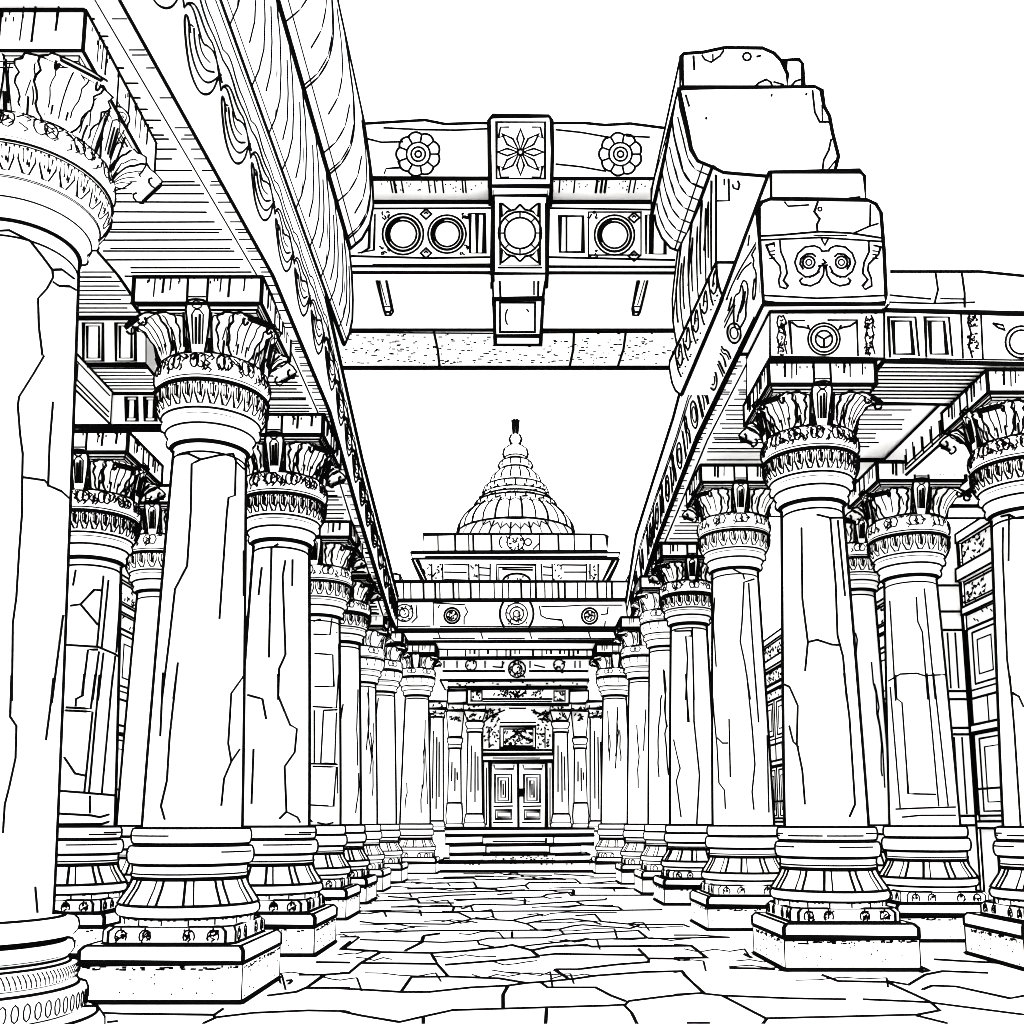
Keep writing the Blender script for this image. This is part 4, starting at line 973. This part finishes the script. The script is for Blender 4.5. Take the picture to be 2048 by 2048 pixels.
# ------------------------------------------------------------------ temple
def temple():
    Yt = 36.5
    t = thing('temple', 'domed temple at the end of the nave with panelled double door', 'temple', (0, Yt, 0))
    # main block behind the porch
    b = MB(); b.prism([(700,1660),(700,1290),(1362,1290),(1362,1660)], Yt+1.2, Yt+9, 0); f = Face(b, Yt+1.19)
    b.build('wall', t)
    def layer(nm, x0, y0, x1, y1, Yf, px=2.8, fn=None):
        m = MB(); m.rect(x0, y0, x1, y1, Yf, Yt+1.25, px)
        if fn: fn(Face(m, Yf-.01))
        return m.build(nm, t)
    def dent(f):
        for x in range(895, 1182, 9):
            f.line([(x,1291),(x,random.choice((1300,1308,1312)))], 2.6 if random.random() < .5 else 1.8)
    layer('dentil_course', 881, 1287, 1184, 1315, Yt-1.6, 3, dent)
    def fr2(f):
        f.circ(1034,1338,17,2.2,16); f.circ(1034,1338,10,2,12); f.scribble(1018,1322,1050,1353,34,1.8,5)
        for x in (942,1118): f.circ(x,1330,11,1.9,12); f.scribble(x-10,1320,x+10,1345,12,1.8,5)
        for x in (888,914,970,1005,1060,1150,1160): f.line([(x,1322),(x,1336)],2)
        f.line([(985,1333),(1003,1335),(1008,1324)],1.9); f.line([(1068,1330),(1090,1335)],2); f.line([(885,1342),(1010,1342)],3); f.line([(1058,1342),(1176,1342)],3)
    layer('inner_frieze', 880, 1317, 1178, 1360, Yt-1.4, 2.6, fr2)
    layer('inner_moulding', 896, 1361, 1175, 1374, Yt-1.2, 2.4, lambda f: f.dots(900,1363,1170,1372,20,2))
    layer('side_block', 895, 1381, 933, 1407, Yt-1.0, 2.6); layer('side_block', 1139, 1381, 1177, 1407, Yt-1.0, 2.6)
    def sign(f):
        f.line([(965,1398),(1105,1398)],2.4); f.line([(965,1403),(1104,1403)],1.9)
        for x0 in (942, 1108): f.rect(x0,1382,x0+22,1402,2); f.scribble(x0,1382,x0+22,1402,16,1.8,5)
        f.scribble(985,1380,1085,1394,46,1.8,6); f.line([(1020,1383),(1036,1394),(1052,1383)],2.4)
    layer('door_lintel', 936, 1377, 1137, 1409, Yt-1.3, 3, sign)
    # porch columns
    def pcol(px, ytop, ycap, ybase, yfoot, hw, Yc):
        m = MB(); X = atY(px, 1600, Yc)[0]; zf, zb, zc, zt = (zat(v, Yc) for v in (yfoot, ybase, ycap, ytop)); k = Yc/F; r = hw*k
        m.lathe([(r*1.35,zf),(r*1.35,zf+.12),(r*1.15,zf+.16),(r*1.25,(zf+zb)/2),(r*1.05,zb),(r,zb+.01),(r*.82,zc),(r*1.0,zc+.05),(r*1.0,zc+.15),(r*.9,zc+.18),(r*1.15,zc+.32),(r*1.15,zc+.42),(r*.95,zc+.46),(r*1.35,zt-.25)], 20, {0:2.4,2:2,4:2.6,7:2.6,9:2.2,11:2.2,12:2.6}, X, Yc, merid=3)
        m.box(X-r*1.45, X+r*1.45, Yc-r*1.45, Yc+r*1.45, zt-.25, zt, 2.6)
        fx = Face(m, Yc-r*1.47); fx.scribble(px-hw*1.3, ytop+3, px+hw*1.3, ytop+13, 9, 1.8, 6); fx.scribble(px-hw*.9, ytop+18, px+hw*.9, ytop+32, 16, 1.8, 6)
        for q in (-.45, .1, .5): m.tube([(X+q*r, Yc-r*1.0, zb+.3+abs(q)), (X+q*r*.9, Yc-r*.97, zc-.6-q*.4)], 2)
        m.build('porch_column', t)
    pcol(949, 1409, 1468, 1628, 1655, 15, Yt-.7); pcol(1122, 1409, 1468, 1628, 1655, 14.5, Yt-.7)
    pcol(909, 1409, 1500, 1606, 1657, 12.5, Yt-.2); pcol(1161, 1409, 1500, 1606, 1657, 12, Yt-.2)
    pcol(872, 1405, 1438, 1642, 1662, 14, Yt-1.4); pcol(1195, 1405, 1438, 1642, 1662, 14, Yt-1.4)
    # tympanum
    def tym(f):
        f.rect(1000,1453,1071,1496,2.4); f.rect(1007,1458,1066,1492,1.9); f.scribble(1008,1460,1065,1490,60,1.8,7)
        f.line([(1020,1478),(1036,1464),(1052,1478),(1066,1480)],2.2); f.scribble(970,1418,1000,1440,30,1.9,7); f.scribble(1066,1418,1100,1440,30,1.9,7); f.scribble(968,1440,998,1495,34,1.7,6); f.scribble(1075,1440,1102,1495,34,1.7,6)
        f.line([(968,1444),(985,1430),(1010,1420)],2); f.line([(1104,1444),(1088,1430),(1062,1420)],2); f.line([(1000,1445),(1072,1445)],2); f.line([(974,1412),(1096,1412)],4); f.line([(1018,1416),(1052,1416)],2.4)
        f.line([(966,1500),(1105,1500)],2.4); f.line([(978,1455),(978,1496)],1.8); f.line([(1090,1455),(1090,1496)],1.8)
    layer('carved_panel', 965, 1410, 1106, 1508, Yt-.35, 3, tym)
    layer('door_frame', 966, 1509, 1107, 1522, Yt-.45, 3, lambda f: f.line([(985,1516),(1080,1516)],1.6))
    for x0, x1 in ((966,980),(1093,1107)):
        layer('door_jamb', x0, 1523, x1, 1656, Yt-.35, 3, lambda f, x0=x0: f.line([(x0+7,1535),(x0+7,1650)],1.6))
    for k, (x0, x1, px0, px1) in enumerate(((981,1036,990,1023),(1037,1092,1048,1080))):
        def leafp(f):
            f.rect(px0,1549,px1,1605,2); f.rect(px0+6,1555,px1-6,1601,1.4); f.rect(px0+12,1561,px1-12,1595,1.4); f.line([((px0+px1)/2,1567),((px0+px1)/2,1590)],2)
            f.rect(px0+1,1620,px1,1638,2); f.rect(px0+5,1624,px1-2,1634,1.2); f.line([(px0-4,1645),(px1+3,1645)],2); f.line([(px0-2,1530),(px0,1538),(px1+4,1538),(px1+5,1530)],1.6); f.line([(px0-3,1613),(px1+3,1612)],2)
        o = layer('door_leaf', x0, 1527, x1, 1655, Yt-.2, 2.2, leafp)
        if k == 1:
            m = MB(); m.rect(1038,1580,1046,1590,Yt-.26,Yt-.2,5); h = m.build('lock', t); h.parent = o
    # upper storey
    def lay2(nm, poly, Ya, Yb_, px, fn=None):
        m = MB(); m.prism(poly, Ya, Yb_, px)
        if fn: fn(Face(m, Ya-.01))
        return m.build(nm, t)
    def dr(f):
        for l in ([(505,885),(508,995)],[(565,885),(568,1000)],[(575,905),(705,910)],[(575,950),(700,952)],[(575,990),(705,995)],[(710,900),(712,995)],[(765,890),(768,995)],[(770,925),(825,930)],[(770,965),(825,968)],[(830,885),(828,1000)],[(1110,885),(1115,1000)],[(1120,920),(1170,925)],[(1120,965),(1170,968)],[(1170,890),(1175,1000)],[(1225,910),(1360,912)],[(1235,950),(1360,950)],[(1360,900),(1362,1000)],[(1425,890),(1425,995)],[(1380,890),(1380,990)]): f.line(zm('G', l), 2.2)
        f.line(zm('G', [(865,1000),(865,905),(1080,908),(1080,1000)]), 2.4); f.line(zm('G', [(878,1000),(875,925),(1065,925)]), 2); f.line(zm('G', [(895,935),(1065,938)]), 2.4)
        f.line(zm('G', arc(975,1000,75,180,360,12,42)), 3); f.scribble(1015,1152,1055,1160,8,1.8,5)
        for x in (480,540,735,1200,1400): gx, gy = zm('G', [(x,900)])[0]; f.scribble(gx-9,gy-4,gx+9,gy+34,12,1.8,6)
    lay2('upper_wall', [(862,1168),(1200,1168),(1200,1117),(862,1117)], 37.6, 43, 2.6, dr)
    for poly in ([(845,1161),(853,1161),(834,1118),(824,1118)], [(1216,1161),(1206,1161),(1228,1118),(1238,1118)]): lay2('strut', poly, 37.0, 37.8, 3)
    lay2('upper_cornice', [(825,1117),(1236,1117),(1239,1105),(822,1105)], 36.8, 44, 3, lambda f: (f.line([(850,1113),(1215,1112)],2), f.line([(870,1116),(1200,1116)],1.8)))
    def dp(f):
        for x in (540,635,710,735,835,1100,1205,1292,1385): f.line(zm('G', [(x,745),(x+2,832)]), 3 if x % 2 else 2.2)
        f.circ(1031,1084,17,2,14); f.circ(1056,1084,7,2.2,10); f.scribble(1014,1070,1050,1098,30,1.8,6); f.line(zm('G', arc(905,785,25,110,250,6,35)),2.2); f.line(zm('G', [(1100,740),(1100,790),(1065,825)]),2)
    lay2('drum_parapet', [(845,1103),(1214,1103),(1214,1072),(1208,1069),(1100,1068),(940,1068),(847,1069)], 37.4, 43.4, 3, dp)
    # dome
    Yd = 40.4; m = MB(); k0 = lambda hw, y: ((hw/2.76)*(Yd*CT+(zat(800+y/2.76, Yd)-EYE)*ST)/F, zat(800+y/2.76, Yd))
    tiers = [(322,742),(312,700),(290,665),(262,635),(228,605),(205,590)]
    seq = tiers+[(228,602),(222,580),(195,572),(200,555),(180,530),(168,528),(178,512),(168,488),(140,478),(140,465),(128,430),(100,402),(72,388)]
    pr = [k0(*q) for q in seq]; m.lathe(pr, 40, {0:3,5:3.4,7:3,9:2.4,10:2.4,13:2.6,14:3,18:3}, 0, Yd, merid=4.2)
    for k in range(28):
        a = 2*math.pi*(k+.5)/28
        m.tube([((r+.02)*math.cos(a), Yd+(r+.02)*math.sin(a), z) for r, z in pr[:5]], 3 if k % 2 else 2.2)
        a2 = a+math.pi/28
        r4, z4 = pr[4]; r3, z3 = pr[3]
        m.tube([((r3+.03)*math.cos(a), Yd+(r3+.03)*math.sin(a), z3), ((r4+.06)*math.cos(a2), Yd+(r4+.06)*math.sin(a2), z3*.3+z4*.7), ((r3+.03)*math.cos(a2*2-a), Yd+(r3+.03)*math.sin(a2*2-a), z3)], 2.2)
    for i0, n in ((6,26),(10,22),(12,18),(15,16)):
        for k in range(n):
            a = 2*math.pi*(k+.5)/n
            m.tube([((pr[i][0]+.02)*math.cos(a), Yd+(pr[i][0]+.02)*math.sin(a), pr[i][1]) for i in range(i0, min(i0+3, len(pr)))], 2.2)
    for k in range(60):
        a = random.uniform(math.pi, 2*math.pi); r, z = random.choice(pr[5:12]); r += .03; m.tube([(r*math.cos(a), Yd+r*math.sin(a), z), (r*math.cos(a+.12), Yd+r*math.sin(a+.12), z+.05)], 2)
    dm = m.build('dome', t)
    m = MB()
    pr = [k0(*q) for q in [(66,390),(80,385),(90,365),(80,345),(48,335),(48,328),(58,318),(64,300),(58,275),(35,258),(8,254),(6,248),(20,242),(29,218),(20,196),(7,188),(6.5,112),(1,110)]]
    m.lathe(pr, 20, {1:2.6,3:2.4,5:2.8,6:2.2}, 0, Yd, merid=5.5)
    m.tube([(0, Yd, pr[15][1]), (0, Yd, pr[16][1])], 4); fx = Face(m, Yd-.02)
    for k in range(20):
        a = 2*math.pi*k/10; r, z = k0(89,365); m.tube([((r+.02)*math.cos(a), Yd+(r+.02)*math.sin(a), z-.1), ((r)*math.cos(a), Yd+r*math.sin(a), z+.15)], 2)
    f_ = m.build('finial', t); f_.parent = dm; f_.matrix_parent_inverse.identity()
    # podium
    b = MB(); b.rect(890, 1657, 1188, 1670, Yt-1.9, Yt+2, 3); b.build('podium', t)
temple()
# ------------------------------------------------------------------ steps
def steps():
    t = thing('stone_steps', 'short flight of stone steps with side blocks leading up to the temple door', 'steps', (0, 33.3, 0))
    spec = [('platform', 876, 1724, 1190, 1743, 33.2), ('step', 966, 1708, 1110, 1723, 33.6), ('step', 973, 1689, 1098, 1707, 33.9), ('step', 966, 1671, 1106, 1688, 34.2)]
    def mk(nm, x0, y0, x1, y1, Y, px=3.2, fn=None):
        m = MB(); A = [atY(x, y, Y) for x, y in ((x0,y1),(x1,y1),(x1,y0),(x0,y0))]
        A = [(p[0], p[1], max(p[2], .0)) for p in A]; m.prism3(A, [(p[0], 35.6, p[2]) for p in A], px)
        if fn: fn(Face(m, Y-.01))
        m.build(nm, t)
    mk('platform', 876, 1724, 1190, 1744, 33.2, 3.4, lambda f: (f.line([(880,1741),(1188,1741)],2), f.dots(890,1727,1180,1729,14,1.4)))
    mk('step', 966, 1709, 1110, 1723, 33.5, 2.6, lambda f: (f.dots(975,1711,1105,1721,34,1.4), f.line([(975,1721),(1102,1721)],1.8)))
    mk('step', 973, 1690, 1098, 1707, 33.9, 2.8, lambda f: f.line([(980,1704),(1095,1704)],2))
    mk('step', 966, 1672, 1106, 1689, 34.3, 2.8, lambda f: (f.line([(985,1683),(1090,1683)],1.9), f.line([(1092,1676),(1092,1688)],2.4)))
    for x0, x1, xa, xb in ((899,971,891,965),(1100,1162,1108,1188)):
        mk('side_block', x0, 1690, x1, 1708, 33.7, 3); mk('side_block', x0, 1709, x1 if x0 < 1000 else 1180, 1723, 33.55, 3); mk('side_block', xa, 1671, xb, 1688, 34.1, 3)
steps()
